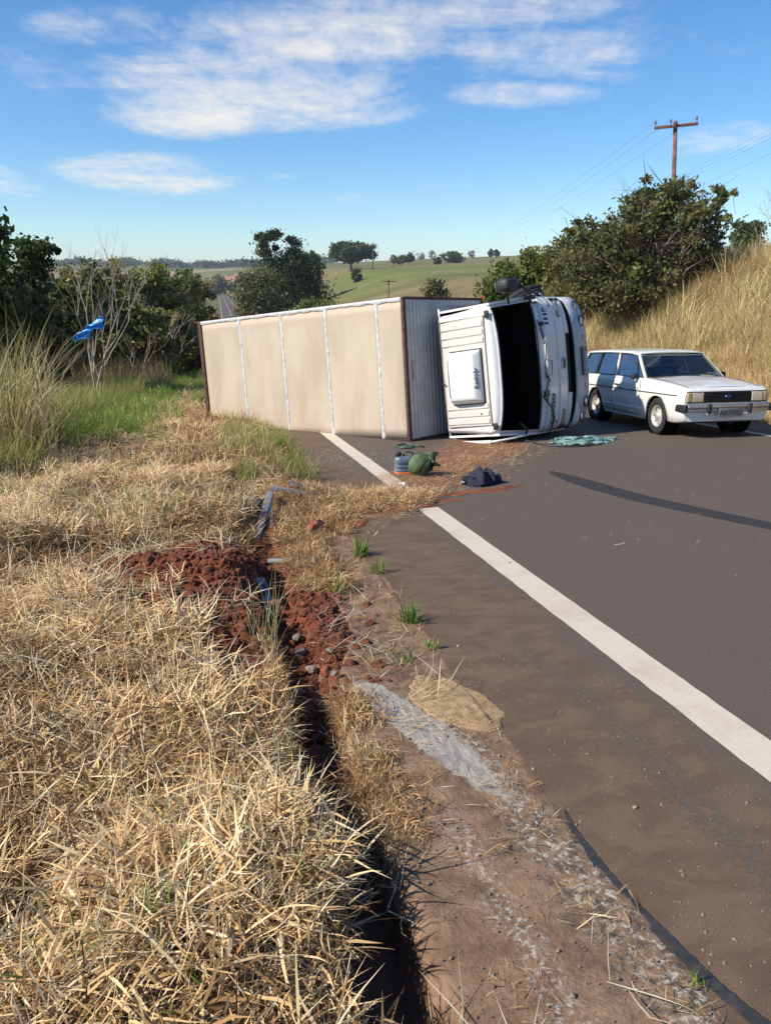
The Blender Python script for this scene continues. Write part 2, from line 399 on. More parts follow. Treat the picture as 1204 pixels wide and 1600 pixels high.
# ---------------------------------------------------------------- strips that follow the road (uv = l, s)
def strip(name, l0, l1, s_list, dz, mat, cols=2, edge=None, kind='structure', farlift=0.0):
    Ls = np.linspace(0, 1, cols); V = []; UV = []
    for s in s_list:
        a = l0(s) if callable(l0) else l0; b = l1(s) if callable(l1) else l1
        for q in Ls:
            l = a + (b - a) * q; c = float(cs(s)); x, y = W2(l + c, s); V.append((x, y, float(zr(s)) + dz + farlift * float(smooth((s - 60) / 300)))); UV.append((l, s))
    n = len(s_list); idx = np.arange(n * cols).reshape(n, cols)
    F = np.stack([idx[:-1, :-1], idx[:-1, 1:], idx[1:, 1:], idx[1:, :-1]], -1).reshape(-1, 4)
    o = npmesh(name, V, F, mat, smooth=True); uv = o.data.uv_layers.new(name='UVMap')
    li = np.empty(len(o.data.loops), np.int32); o.data.loops.foreach_get('vertex_index', li); uv.data.foreach_set('uv', np.array(UV, np.float32)[li].ravel())
    if kind: o['kind'] = kind
    return o
def dirtmask(t, U, V, uvv):
    # spill of red soil across the lane: distance from the line (1.3, 7.3) - (4.6, 11.6)
    ax, ay, bx, by = 1.5, 7.35, 4.5, 11.6; L2 = (bx - ax) ** 2 + (by - ay) ** 2
    k = t.math('DIVIDE', t.math('ADD', t.math('MULTIPLY', t.math('SUBTRACT', U, ax), bx - ax), t.math('MULTIPLY', t.math('SUBTRACT', V, ay), by - ay)), L2, clamp=True)
    dx = t.math('SUBTRACT', t.math('SUBTRACT', U, ax), t.math('MULTIPLY', k, bx - ax)); dy = t.math('SUBTRACT', t.math('SUBTRACT', V, ay), t.math('MULTIPLY', k, by - ay))
    d = t.math('SQRT', t.math('ADD', t.math('MULTIPLY', dx, dx), t.math('MULTIPLY', dy, dy)))
    wd = t.math('ADD', t.math('MULTIPLY', k, .5), .42)
    nz = t.noise(uvv, 2.2, 6, .65); q = t.math('ADD', t.math('SUBTRACT', 1.0, t.math('DIVIDE', d, wd)), t.math('MULTIPLY', t.math('SUBTRACT', nz, .5), 1.6))
    return t.ss(q, -.1, .75)
m_road, t = newmat('asphalt'); uv = t.n('ShaderNodeUVMap').outputs[0]; U, V, _ = t.sep(uv)
fine = t.noise(uv, 130, 3, .6); agg = t.n('ShaderNodeTexVoronoi'); t.l(uv, agg.inputs['Vector']); agg.inputs['Scale'].default_value = 90
base = t.mix(t.ss(fine, .3, .7), (.078, .062, .048), (.134, .109, .086))
base = t.mix(t.math('MULTIPLY', t.ss(agg.outputs['Distance'], .25, .08), .5), base, (.26, .22, .19))
tracks = t.noise(t.mapping(uv, sc=(1.4, .10, 1)), 1.0, 4, .6); base = t.mix(t.math('MULTIPLY', t.ss(tracks, .4, .7), .28), base, (.135, .092, .070))
base = t.mix(t.math('MULTIPLY', t.ss(t.noise(uv, .8, 5, .6), .52, .8), .45), base, (.15, .085, .06))
# brown silt washed over the shoulder, rippled by water
rip = t.noise(t.mapping(uv, sc=(1.0, 1.7, 1), rot=(0, 0, R(35))), 3.2, 8, .68, .7)
dust = t.mix(t.ss(rip, .38, .62), (.120, .076, .047), (.165, .107, .067))
dust = t.mix(t.math('MULTIPLY', t.ss(fine, .45, .75), .6), dust, (.07, .048, .036))
wob = t.math('MULTIPLY', t.math('SUBTRACT', t.noise(t.mapping(uv, sc=(1, .8, 1)), 1.6, 5, .6), .5), .55)
fd = t.ss(t.math('ADD', U, wob), 2.08, 1.86)
bare = t.math('ABSOLUTE', t.math('SUBTRACT', t.math('ADD', U, t.math('MULTIPLY', wob, .5)), 1.70)); fb = t.math('MULTIPLY', t.ss(bare, .17, .03), t.ss(t.noise(uv, 26, 7, .75), .44, .56)); fb = t.math('MULTIPLY', fb, t.ss(V, 4.6, 3.0))
fd = t.math('MULTIPLY', fd, t.math('SUBTRACT', 1.0, t.math('MULTIPLY', fb, .95)))
fr = t.math('MULTIPLY', t.ss(U, 9.3, 9.7), .75)
cc = t.mix(fd, base, dust); cc = t.mix(fr, cc, (.22, .16, .10))
sp = dirtmask(t, U, V, uv); soil = t.mix(t.ss(t.noise(uv, 9, 5, .65), .35, .65), (.17, .070, .038), (.26, .115, .062)); cc = t.mix(t.math('MULTIPLY', sp, .88), cc, soil)
t.l(cc, t.b.inputs['Base Color']); t.b.inputs['Roughness'].default_value = .82; t.b.inputs['Specular IOR Level'].default_value = .3
hh = t.math('ADD', t.math('MULTIPLY', fine, t.math('SUBTRACT', 1.0, t.math('MULTIPLY', fd, .35))), t.math('MULTIPLY', rip, t.math('MULTIPLY', fd, 1.3)))
bump(t, hh, .55, .006)
s_road = list(np.arange(-3, 12, .15)) + geo(12, 1300, .3, 1.03, 8)
road = strip('road', lambda s: EDGE + .02 * math.sin(s * 5.3) + .035 * (float(fbm(s, 0, 3, 3, 5)) - .5), 10.25, s_road, 0.0, m_road, cols=30, farlift=.25)
m_line, t = newmat('road_paint'); uv = t.n('ShaderNodeUVMap').outputs[0]; U, V, _ = t.sep(uv)
wear = t.noise(uv, 45, 6, .7); c = t.mix(t.ss(wear, .57, .70), (.60, .52, .41), (.34, .28, .21)); c = t.mix(t.math('MULTIPLY', t.ss(t.noise(uv, 3, 5, .6), .45, .75), .45), c, (.42, .31, .22))
c = t.mix(t.math('MULTIPLY', dirtmask(t, U, V, uv), .55), c, (.30, .16, .10)); t.l(c, t.b.inputs['Base Color']); t.b.inputs['Roughness'].default_value = .7; bump(t, wear, .3, .003)
jag = lambda s, o: .012 * (float(fbm(s, 0, 9, 3, o)) - .5)
strip('edge_line', lambda s: 2.065 + jag(s, 3), lambda s: 2.285 + jag(s, 8), list(np.arange(-2, 7.32, .03)), .004, m_line)
strip('edge_line', lambda s: 2.065 + jag(s, 3), lambda s: 2.285 + jag(s, 8), list(np.arange(8.0, 16, .05)) + geo(16, 1290, .3, 1.03, 8), .004, m_line, farlift=.31)
strip('edge_line', 9.10, 9.27, list(np.arange(-2, 16, .1)) + geo(16, 1290, .3, 1.03, 8), .004, m_line, farlift=.31)
strip('centre_line', 5.62, 5.78, geo(95, 1290, .8, 1.03, 8), .004, m_line, farlift=.31)

def ribbon(name, pts, mat, kind, dz, hfun=None, jit=.0):   # pts: (l, s, halfwidth)
    P = []; 
    pts = np.array(pts, float); tt = np.linspace(0, len(pts) - 1, len(pts) * 10); q = np.stack([np.interp(tt, range(len(pts)), pts[:, k]) for k in range(3)], 1)
    V = []; UV = []
    for i in range(len(q)):
        d = q[min(i + 1, len(q) - 1), :2] - q[max(i - 1, 0), :2]; d /= np.linalg.norm(d); n = np.array([d[1], -d[0]])
        for sgn in (-1, 1):
            r = q[i, 2] * (1 + jit * (rng.random() - .5)); ls = q[i, :2] + n * r * sgn
            x, y = W2(*ls); V.append((x, y, (float(zr(ls[1])) if hfun is None else float(hfun(ls[0], ls[1]))) + dz)); UV.append(ls)
    F = [(2 * i, 2 * i + 1, 2 * i + 3, 2 * i + 2) for i in range(len(q) - 1)]
    o = npmesh(name, V, F, mat); o['kind'] = kind; return o
sk = []
for px, py, hw in ((857, 736, .004), (872, 741, .05), (905, 752, .085), (945, 764, .09), (1000, 779, .085), (1060, 792, .08), (1130, 807, .075), (1204, 822, .07), (1330, 848, .06), (1500, 880, .03)):
    l, s = gp(px, py); sk.append((l, s, hw * 1.75))
m_skid, t = newmat('rubber_on_asphalt'); ob = t.n('ShaderNodeTexCoord').outputs['Object']
t.l(t.mix(t.ss(t.noise(ob, 90, 4, .6), .35, .7), (.018, .015, .014), (.044, .036, .031)), t.b.inputs['Base Color']); t.b.inputs['Roughness'].default_value = .8; bump(t, t.noise(ob, 130, 4), .4, .003)
ribbon('skid_mark', sk, m_skid, 'structure', .0035)
for (a0, a1, hw) in (((960, 700), (1204, 765), .05), ((1000, 690), (1204, 712), .035)):
    l0, s0 = gp(*a0); l1, s1 = gp(*a1)
m_wet, t = newmat('wet_stain'); ob = t.n('ShaderNodeTexCoord').outputs['Object']
t.l(t.mix(t.ss(t.noise(ob, 30, 5, .6), .35, .7), (.030, .030, .029), (.062, .052, .042)), t.b.inputs['Base Color']); t.b.inputs['Roughness'].default_value = .55
st = [(l + .022, s, hw) for (l, s), hw in ((gp(872, 1268), .004), (gp(890, 1305), .012), (gp(940, 1375), .022), (gp(985, 1425), .020), (gp(1040, 1480), .022), (gp(1100, 1540), .022), (gp(1165, 1595), .022), (gp(1260, 1670), .03))]
ribbon('stain', st, m_wet, 'structure', .004, jit=.22)

# ---------------------------------------------------------------- concrete gutter ledge
m_conc, t = newmat('gutter_concrete'); uv = t.n('ShaderNodeUVMap').outputs[0]; U, V, _ = t.sep(uv)
a = t.noise(uv, 7, 7, .68, .4); b = t.noise(uv, 40, 6, .7); c = t.mix(t.ss(a, .35, .65), (.175, .105, .064), (.290, .190, .120)); c = t.mix(t.ss(b, .55, .75), c, (.07, .05, .04))
st_ = t.math('ABSOLUTE', t.math('SUBTRACT', t.math('ADD', U, t.math('MULTIPLY', t.math('SUBTRACT', t.noise(t.mapping(uv, sc=(1, .4, 1)), 2.5, 3), .5), .25)), t.math('ADD', 1.27, t.math('MULTIPLY', V, -.10))))
wf = t.math('MULTIPLY', t.ss(st_, .13, .03), t.ss(t.noise(uv, 34, 7, .75, .6), .50, .61)); wf = t.math('MULTIPLY', wf, t.ss(V, 3.6, 3.0))
s2 = t.math('ABSOLUTE', t.math('SUBTRACT', t.math('ADD', U, t.math('MULTIPLY', t.math('SUBTRACT', a, .5), .3)), t.math('ADD', .88, t.math('MULTIPLY', V, -.04)))); w2 = t.math('MULTIPLY', t.ss(s2, .08, .01), t.ss(t.noise(uv, 42, 7, .75), .50, .60)); w2 = t.math('MULTIPLY', w2, t.ss(V, 2.6, 2.0))
dk = t.math('MULTIPLY', t.ss(st_, .2, .06), t.ss(t.noise(uv, 16, 6, .7), .46, .62)); c = t.mix(t.math('MULTIPLY', dk, .8), c, (.055, .05, .048))
c = t.mix(t.math('MAXIMUM', wf, w2), c, (.48, .43, .36)); 
# bare grey cement skim
gx = t.math('DIVIDE', t.math('SUBTRACT', U, t.math('ADD', 1.74, t.math('MULTIPLY', V, -.30))), .11); gy = t.math('DIVIDE', t.math('SUBTRACT', V, 2.92), .62)
gm = t.math('ADD', t.math('ADD', t.math('MULTIPLY', gx, gx), t.math('MULTIPLY', gy, gy)), t.math('MULTIPLY', t.math('SUBTRACT', t.noise(uv, 11, 6, .65), .5), 2.0))
c = t.mix(t.ss(gm, 1.05, .75), c, t.mix(t.ss(t.noise(t.mapping(uv, sc=(3, .6, 1)), 14, 5), .4, .65), (.30, .27, .23), (.43, .39, .34)))
t.l(c, t.b.inputs['Base Color']); t.b.inputs['Roughness'].default_value = .93; t.b.inputs['Specular IOR Level'].default_value = .15
bump(t, t.math('ADD', t.math('MULTIPLY', a, 1.5), b), .9, .010)
def gut(l, s): return float(H(l, s))
sg = np.arange(-2, 12.5, .035); rowsL = np.linspace(0, 1, 32)
Vv = []; UVs = []
for s in sg:
    a0 = trench_c(s) + .125 + .05 * (float(fbm(s, 0, 4, 3, 12)) - .5) + .25 * float(smooth((s - 3.2) / 1.2)); a1 = EDGE + .02 * math.sin(s * 5.3) + .035 * (float(fbm(s, 0, 3, 3, 5)) - .5) + .03
    a0 = min(a0, 1.0)
    lq = a0 + (a1 - a0) * rowsL; z = H(lq, lq * 0 + s) + .012 + .008 * (fbm(lq, lq * 0 + s, 18, 3, 7) - .5)
    z[0] -= .06; z[-1] = float(zr(s)) - .004; z[-2] = max(float(zr(s)) + .004, z[-2])
    x, y = W2(lq, s); Vv += list(zip(x, y, z)); UVs += [(q, s) for q in lq]
n = len(sg); idx = np.arange(n * 32).reshape(n, 32); F = np.stack([idx[:-1, :-1], idx[:-1, 1:], idx[1:, 1:], idx[1:, :-1]], -1).reshape(-1, 4)
gutter = npmesh('gutter', Vv, F, m_conc, smooth=True); uvl = gutter.data.uv_layers.new(name='UVMap')
li = np.empty(len(gutter.data.loops), np.int32); gutter.data.loops.foreach_get('vertex_index', li); uvl.data.foreach_set('uv', np.array(UVs, np.float32)[li].ravel()); gutter['kind'] = 'structure'

# ---------------------------------------------------------------- thin heaps: sand, spilled soil
def heap(name, l0, s0, rl, rs, hgt, mat, kind='stuff', rot=0, n=60, seed=0, base='H', rag=.35):
    V = []; u = np.linspace(-1.25, 1.25, n); A, B = np.meshgrid(u, u)
    r = np.sqrt(A * A + B * B); an = np.arctan2(B, A); rr = r * (1 + rag * (fbm(np.cos(an) * 2 + 5, np.sin(an) * 2 + 5, 1.5, 3, seed) - .5) * 2)
    k = np.clip(1 - rr, -1, 1); hz = np.where(k > 0, np.sqrt(np.clip(k, 0, 1)) * hgt * (.6 + .8 * fbm(A * 3, B * 3, 2, 3, seed + 1)), -.03)
    la = A * rl; sb = B * rs; L_ = l0 + la * math.cos(rot) - sb * math.sin(rot); S_ = s0 + la * math.sin(rot) + sb * math.cos(rot)
    zb = np.maximum(H(L_, S_) + .014, np.where(L_ > EDGE - .03, zr(S_), -99)); x, y = W2(L_, S_)
    idx = np.arange(n * n).reshape(n, n); F = np.stack([idx[:-1, :-1], idx[:-1, 1:], idx[1:, 1:], idx[1:, :-1]], -1).reshape(-1, 4)
    keep = (k.reshape(-1)[F] > -.12).any(1)
    o = npmesh(name, np.stack([x, y, zb + hz], -1).reshape(-1, 3), F[keep], mat, smooth=True); o['kind'] = kind; return o
m_sand = pm('yellow_sand', (.38, .26, .14), .95, var=.25, scale=22, bmp=.8, dirt=(.20, .13, .08), dirt_amt=.45, dirt_scale=7, spec=.1)
m_red = pm('red_soil', (.21, .066, .030), .95, var=.35, scale=9, bmp=.8, dirt=(.08, .025, .014), dirt_amt=.6, dirt_scale=12, spec=.1)
m_redlite = pm('dusty_red_soil', (.22, .085, .045), .95, var=.3, scale=9, bmp=.6, spec=.1)
l, s = gp(716, 1098); heap('sand_patch', l - .02, s, .17, .34, .012, m_sand, rot=.30, seed=3, rag=.16)
l, s = gp(650, 790); heap('spilled_soil', 1.75, 7.62, .75, .30, .035, m_redlite, rot=.12, seed=8, rag=.7)
heap('spilled_soil', 2.9, 7.95, .6, .12, .012, m_redlite, rot=.2, seed=9, rag=.8)
heap('spilled_soil', 1.15, 6.9, .28, .3, .03, m_red, rot=.1, seed=19, rag=.6)
# ================================================================= overturned box truck
# local frame: x forward, y the truck's left (points up as it lies on its right side), z the truck's own up; origin at the box's front top right edge
TA = Vector((0.41006719, 12.72437407, 1.75 - 2.68116749)); E1 = Vector((-0.74393318, 0.65952928, -0.10763157)); E2 = Vector((-0.05921456, 0.0953704, 0.99367908)); E3 = Vector((0.66562532, 0.7456042, -0.03189547))
MT = Matrix((( -E1.x, E2.x, -E3.x, TA.x), (-E1.y, E2.y, -E3.y, TA.y), (-E1.z, E2.z, -E3.z, TA.z), (0, 0, 0, 1)))
truck = bpy.data.objects.new('box_truck', None); COL.objects.link(truck); truck.matrix_world = MT
tagp(truck, 'white box truck lying on its side across the road, beige box roof towards the camera', 'truck')
m_beige, t = newmat('beige_box_roof'); ob = t.n('ShaderNodeTexCoord').outputs['Object']
big = t.noise(t.mapping(ob, sc=(1, .35, 1)), 1.3, 5, .6); fine = t.noise(ob, 14, 6, .65)
c = t.mix(t.ss(big, .35, .65), (.43, .345, .255), (.52, .43, .33)); c = t.mix(t.math('MULTIPLY', t.ss(fine, .5, .8), .3), c, (.36, .27, .20))
sx, sy, sz = t.sep(ob); streak = t.noise(t.mapping(ob, sc=(9, .7, 1)), 1.0, 4, .6); c = t.mix(t.math('MULTIPLY', t.ss(streak, .56, .75), .35), c, (.42, .25, .14))
edge_d = t.ss(sy, .25, .02); c = t.mix(t.math('MULTIPLY', edge_d, .45), c, (.34, .28, .23)); c = t.mix(t.math('MULTIPLY', t.math('MULTIPLY', t.ss(sy, 1.95, 2.2), t.ss(big, .4, .6)), .45), c, (.38, .29, .22))
t.l(c, t.b.inputs['Base Color']); t.b.inputs['Roughness'].default_value = .6; bump(t, t.math('ADD', big, t.math('MULTIPLY', fine, .1)), .25, .03)
m_seal = pm('silver_sealant', (.54, .54, .53), .5, .1, var=.2, scale=12, bmp=.6, dirt=(.35, .30, .25), dirt_amt=.5, dirt_scale=9)
m_rust = pm('rusty_brown_frame', (.085, .038, .028), .8, .1, var=.4, scale=9, bmp=.4)
m_darkrail = pm('dark_rail', (.035, .024, .020), .7, .2, var=.4, scale=9)
m_alu = pm('corrugated_aluminium', (.47, .45, .42), .5, .25, var=.12, scale=3, dirt=(.16, .12, .09), dirt_amt=.45, dirt_scale=3)
m_white = pm('white_cab_paint', (.70, .69, .67), .30, 0, var=.03, scale=3, dirt=(.50, .44, .38), dirt_amt=.25, dirt_scale=3, coat=.4)
m_roofw = pm('cab_roof_paint', (.61, .58, .53), .42, 0, var=.04, scale=4, dirt=(.50, .42, .35), dirt_amt=.30, dirt_scale=2.5)
m_gap = pm('panel_gap', (.02, .02, .022), .8)
m_black = pm('black_plastic', (.022, .022, .024), .55, var=.2)
m_rubber = pm('tyre_rubber', (.018, .018, .019), .85, var=.25, scale=10, bmp=.3, dirt=(.08, .06, .045), dirt_amt=.3)
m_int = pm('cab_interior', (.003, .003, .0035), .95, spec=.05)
m_glassd = pm('dark_door_glass', (.02, .035, .07), .06, 0, spec=.8)
m_bluegl, t = newmat('clear_glass_green'); t.b.inputs['Base Color'].default_value = (.62, .80, .76, 1); t.b.inputs['Roughness'].default_value = .05; t.b.inputs['Transmission Weight'].default_value = .85; t.b.inputs['IOR'].default_value = 1.2
m_lamp = pm('lamp_lens', (.62, .62, .60), .12, .3, var=.1, scale=20, coat=.6)
m_amber = pm('faded_amber_lens', (.42, .30, .13), .3, var=.15, scale=20, coat=.4)
m_chrome = pm('worn_chrome', (.6, .6, .6), .22, .95, var=.1)
m_blue = pm('plate_blue', (.012, .03, .22), .5)
m_platew = pm('plate_white', (.62, .60, .62), .5)
m_text = pm('dark_lettering', (.03, .035, .045), .5)
m_textred = pm('plate_characters', (.06, .02, .03), .5)
m_chassis = pm('chassis_paint', (.03, .028, .026), .7, .3, var=.3, dirt=(.10, .05, .03), dirt_amt=.5)
L_, W_, Hh = 5.617, 2.355, 2.239
def panel_surface(x0, x1, y0, y1, z, nx=14, ny=14, amp=.012, seed=0):
    P = []
    for i in range(nx + 1):
        r = []
        for j in range(ny + 1):
            u = i / nx; v = j / ny; x = x0 + (x1 - x0) * u; y = y0 + (y1 - y0) * v
            ed = min(1, 6 * min(u, 1 - u, v, 1 - v)); r.append((x, y, z + amp * ed * (.3 + 1.6 * float(fbm(x, y, 1.1, 3, seed)))))
        P.append(r)
    return P
seams = [0, -.80, -2.05, -3.33, -4.53, -L_]
inner = []
def inv_x(px, py):   # pixel -> x on the box-roof plane
    a = (px - 602) / 1200; b = (800 - py) / 1200; r = Vector((a, math.cos(_p) + math.sin(_p) * b, b * math.cos(_p) - math.sin(_p)))
    o = Vector((0, 0, 1.75)); n = E3; tt = (TA - o).dot(n) / r.dot(n); return -(o + r * tt - TA).dot(E1), (o + r * tt - TA).dot(E2)
sm_px = [((590, 480), (597, 684)), ((508, 488), (520, 680)), ((438, 494), (453, 678)), ((373, 502), (390, 673))]
sx_ = [sum(inv_x(*q)[0] for q in pr) / 2 for pr in sm_px]
seams = [-.035] + sx_ + [-L_ + .04]
for i in range(5):
    a, b = seams[i + 1], seams[i]
    o = MB().grid(panel_surface(a, b, .05, W_ - .03, -.006, seed=i * 3), smooth=True).build('roof_panel', m_beige, truck)
    o.modifiers.new('s', 'SOLIDIFY').thickness = .01
for i, x in enumerate(sx_):      # lumpy sealant over each joint
    P = []; n = 46
    for k in range(n + 1):
        y = .04 + (W_ - .06) * k / n; w0 = .034 + .005 * math.sin(y * 9 + i) + .010 * random.random(); jx = .004 * math.sin(y * 5 + i * 2) + random.uniform(-.004, .004); hgt = .010 + random.uniform(0, .007)
        P.append([(x - w0 + jx, y, -.004), (x - w0 * .55 + jx, y, hgt), (x + jx + random.uniform(-.01, .01), y, hgt * random.uniform(.5, 1.2)), (x + w0 * .6 + jx, y, hgt * .9), (x + w0 + jx, y, -.004)])
    MB().grid(P, flip=True).build('seam_sealant', m_seal, truck)
mb = MB(); n = 60; P = []
for k in range(n + 1):
    x = -L_ + .02 + (L_ - .05) * k / n; P.append([(x, W_ - .045 - random.uniform(0, .02), .008), (x, W_ - .02, .02 + random.uniform(0, .01)), (x, W_ + .006, .012), (x, W_ + .006, -.05)])
mb.grid(P).build('edge_sealant', m_seal, truck)
for k, m_ in ((0, m_darkrail),):
    MB().bbox((-L_, -.01, -.06), (0, .045, .012), .006).build('roof_rail', m_, truck)
MB().bbox((-.032, 0, -.05), (.02, W_ + .004, .016), .008).bbox((-.032, 0, -.05), (.02, .04, -Hh)).bbox((-.032, W_ - .035, -.052), (.022, W_ + .012, -Hh)).build('front_frame', m_rust, truck)
MB().bbox((-L_ - .06, -.02, -.1), (-L_ + .035, W_ + .02, .03), .01).bbox((-L_ - .06, -.02, -Hh), (-L_ + .035, .1, -.1)).bbox((-L_ - .06, W_ - .08, -Hh), (-L_ + .035, W_ + .02, -.1)).bbox((-L_ - .06, 0, -Hh - .05), (-L_ + .035, W_, -Hh + .06)).build('rear_frame', m_rust, truck)
# corrugated front wall: ribs run across the truck
P = []; z = -.052; k = 0
while z > -Hh + .03:
    ph = k % 4; d = (.004, .016, .016, .004)[ph]; P.append([(d, .035, z), (d, W_ - .035, z)]); z -= (.012, .050, .012, .018)[ph]; k += 1
MB().grid(P, smooth=False).build('front_wall', m_alu, truck)
for y, nm in ((W_ - .006, 'side_wall'), (.006, 'side_wall')):
    P = []; x = -.03; k = 0
    while x > -L_ + .04:
        d = (0, .012, .012, 0)[k % 4]; yy = y - d if y > 1 else y + d
        P.append([(x, yy, -.05), (x, yy, -Hh)]); x -= (.02, .08, .02, .05)[k % 4]; k += 1
    MB().grid(P, smooth=False, flip=y > 1).build(nm, m_alu, truck)
MB().bbox((-L_, .03, -Hh - .04), (0, W_ - .03, -Hh + .0)).build('box_floor', m_chassis, truck)
MB().bbox((-L_ - .03, .1, -Hh + .06), (-L_ - .005, W_ / 2 - .005, -.1)).build('rear_door', m_alu, truck)
MB().bbox((-L_ - .03, W_ / 2 + .005, -Hh + .06), (-L_ - .005, W_ - .1, -.1)).build('rear_door', m_alu, truck)
# small sticker plate on the wall
MB().bbox((.017, 1.02, -.19), (.021, 1.34, -.12), .001).build('data_plate', pm('worn_sticker', (.25, .24, .23), .5, var=.4, scale=60), truck)
# chassis
mb = MB()
for y in (.70, 1.5): mb.bbox((-L_ + .2, y, -Hh - .30), (1.4, y + .08, -Hh - .05))
for x in (-5, -4, -3, -2, -1, 0, 1): mb.bbox((x, .78, -Hh - .24), (x + .1, 1.5, -Hh - .1))
mb.build('chassis_frame', m_chassis, truck)
def wheel(parent, M, r, wd, rimr, tyre=m_rubber, rim=m_alu, name='wheel', treads=36, holes=8):
    o = bpy.data.objects.new(name, None); COL.objects.link(o); o.parent = parent; o.matrix_local = M
    pf = [(rimr, -wd * .40), (rimr + .02, -wd * .5), (r * .90, -wd * .5), (r * .975, -wd * .42), (r, -wd * .30), (r, -wd * .12), (r - .012, -wd * .11), (r - .012, -wd * .08), (r, -wd * .07), (r, wd * .07), (r - .012, wd * .08), (r - .012, wd * .11), (r, wd * .12), (r, wd * .30), (r * .975, wd * .42), (r * .90, wd * .5), (rimr + .02, wd * .5), (rimr, wd * .40)]
    MB().lathe(pf, 40).build('tyre', tyre, o)
    rb = MB().lathe([(rimr, wd * .44), (rimr * .93, wd * .42), (rimr * .88, wd * .2), (rimr * .62, wd * .16), (rimr * .5, wd * .30), (rimr * .30, wd * .34), (rimr * .26, wd * .44), (.001, wd * .46)], 32)
    rb.lathe([(rimr, wd * .44), (rimr, -wd * .4), (rimr * .6, -wd * .2), (.001, -wd * .2)], 32); rb.build('rim', rim, o)
    me = None
    for k in range(holes):
        if me is None: h = MB().lathe([(rimr * .10, .004), (.001, .006)], 10).build('rim_hole', m_black, o); me = h.data
        else: h = bpy.data.objects.new('rim_hole', me); COL.objects.link(h); h.parent = o
        h.matrix_local = Matrix.Rotation(2 * math.pi * k / holes, 4, 'Z') @ Matrix.Translation((rimr * .75, 0, wd * .165 + .008))
    return o
def MW(x, y, z, up=1): return Matrix.Translation((x, y, z)) @ Matrix.Rotation(R(-90 * up), 4, 'X')
wheel(truck, Matrix.Translation((.60, 2.24, -2.66)) @ Matrix.Rotation(R(30), 4, 'Z') @ Matrix.Rotation(R(-90), 4, 'X'), .40, .25, .235); wheel(truck, MW(.95, .16, -2.62, -1), .40, .235, .235)
for y, u in ((2.10, 1), (1.84, 1), (.40, -1), (.14, -1)): wheel(truck, MW(-3.6, y, -2.9, u), .42, .235, .24)
MB().tube([(.95, .2, -2.75), (.95, 2.05, -2.75)], .06).build('axle', m_chassis, truck); MB().tube([(-3.6, .2, -2.9), (-3.6, 2.05, -2.9)], .10).build('axle', m_chassis, truck)
MB().tube([(-.9, 1.75, -2.75), (-2.0, 1.75, -2.75)], .28, 20).build('fuel_tank', m_alu, truck)
MB().bbox((-L_ + .1, 1.6, -2.8), (-L_ + .2, 2.15, -2.5)).build('mudguard', m_black, truck)

# ---------------------------------------------------------------- cab
cab = bpy.data.objects.new('cab', None); COL.objects.link(cab); cab.parent = truck
cab.matrix_local = Matrix.Translation((.3, -.055, 0)) @ Matrix.Rotation(R(3.6), 4, 'Z') @ Matrix.Translation((-.3, -.0, 0))
YL, YH = -.02, 2.22; YC = (YL + YH) / 2; HW = (YH - YL) / 2
def yy(v): return YC + HW * v
def plan(v, k=.13): return -k * abs(v) ** 3.2 - .06 * max(0, (abs(v) - .9) / .1) ** 2   # front plan curve
def smooth_f(x): x = max(0, min(1, x)); return x * x * (3 - 2 * x)
def taper(c): return .925 + .075 * max(0, min(1, (c - .6) / .85))
# side outline (x, c) from the rear roof edge round the front to the bottom
PR = [(.30, .72), (.33, .63), (.42, .60), (1.36, .585), (1.43, .60), (1.475, .645), (1.495, .70), (1.70, 1.45), (1.74, 1.52), (1.775, 1.60), (1.80, 1.86), (1.815, 2.06), (1.82, 2.30), (1.85, 2.36), (1.875, 2.55), (1.86, 2.78), (1.80, 2.86)]
def outline(cc):
    xs = [p for p in PR if p[1] >= .585]; cs_ = [p[1] for p in PR[4:]]; return float(np.interp(cc, cs_, [p[0] for p in PR[4:]]))
def fpt(v, c, off=0.0): return (outline(c) + plan(v) * (1.0 + .5 * smooth_f((c - 2.2) / .2)) + off, yy(v * taper(c)), -c)
def fpanel(name, v0, v1, c0, c1, mat, off=0.0, nv=18, nc=6, parent=cab, thick=.02, smooth=True):
    P = [[fpt(v0 + (v1 - v0) * j / nv, c0 + (c1 - c0) * i / nc, off) for j in range(nv + 1)] for i in range(nc + 1)]
    o = MB().grid(P, smooth=smooth).build(name, mat, parent)
    m = o.modifiers.new('s', 'SOLIDIFY'); m.thickness = thick; m.offset = 0; return o
# roof shell, rounded to the sides
def roofpt(x, v):
    base = float(np.interp(x, [.30, .34, .42, 1.36, 1.43, 1.495], [.74, .64, .60, .585, .605, .70]))
    av = abs(v); drop = .0 if av < .93 else .10 * ((av - .93) / .07) ** 2
    fx = x + plan(v) * smooth_f((x - .9) / .4)
    return (fx, yy(v * (.885 + .055 * smooth_f((x - .5) / 1.0))), -(base + drop + .012 * av ** 2))
def smooth_f(x): x = max(0, min(1, x)); return x * x * (3 - 2 * x)
vs = list(np.linspace(-1, -.9, 6)) + list(np.linspace(-.84, .84, 15)) + list(np.linspace(.9, 1, 6)); xs_ = [.30, .32, .34, .38, .42, .6, .9, 1.2, 1.36, 1.39, 1.43, 1.47, 1.495]
o = MB().grid([[roofpt(x, v) for v in vs] for x in xs_], smooth=True).build('cab_roof', m_white, cab); cab_roof = o
m = o.modifiers.new('s', 'SOLIDIFY'); m.thickness = .03; m.offset = -1
MB().grid([[(x, yy(v), roofpt(x, 0)[2] + .010) for v in (-.775, .775)] for x in (.40, .6, .9, 1.28)]).build('roof_panel_skin', m_roofw, cab_roof)
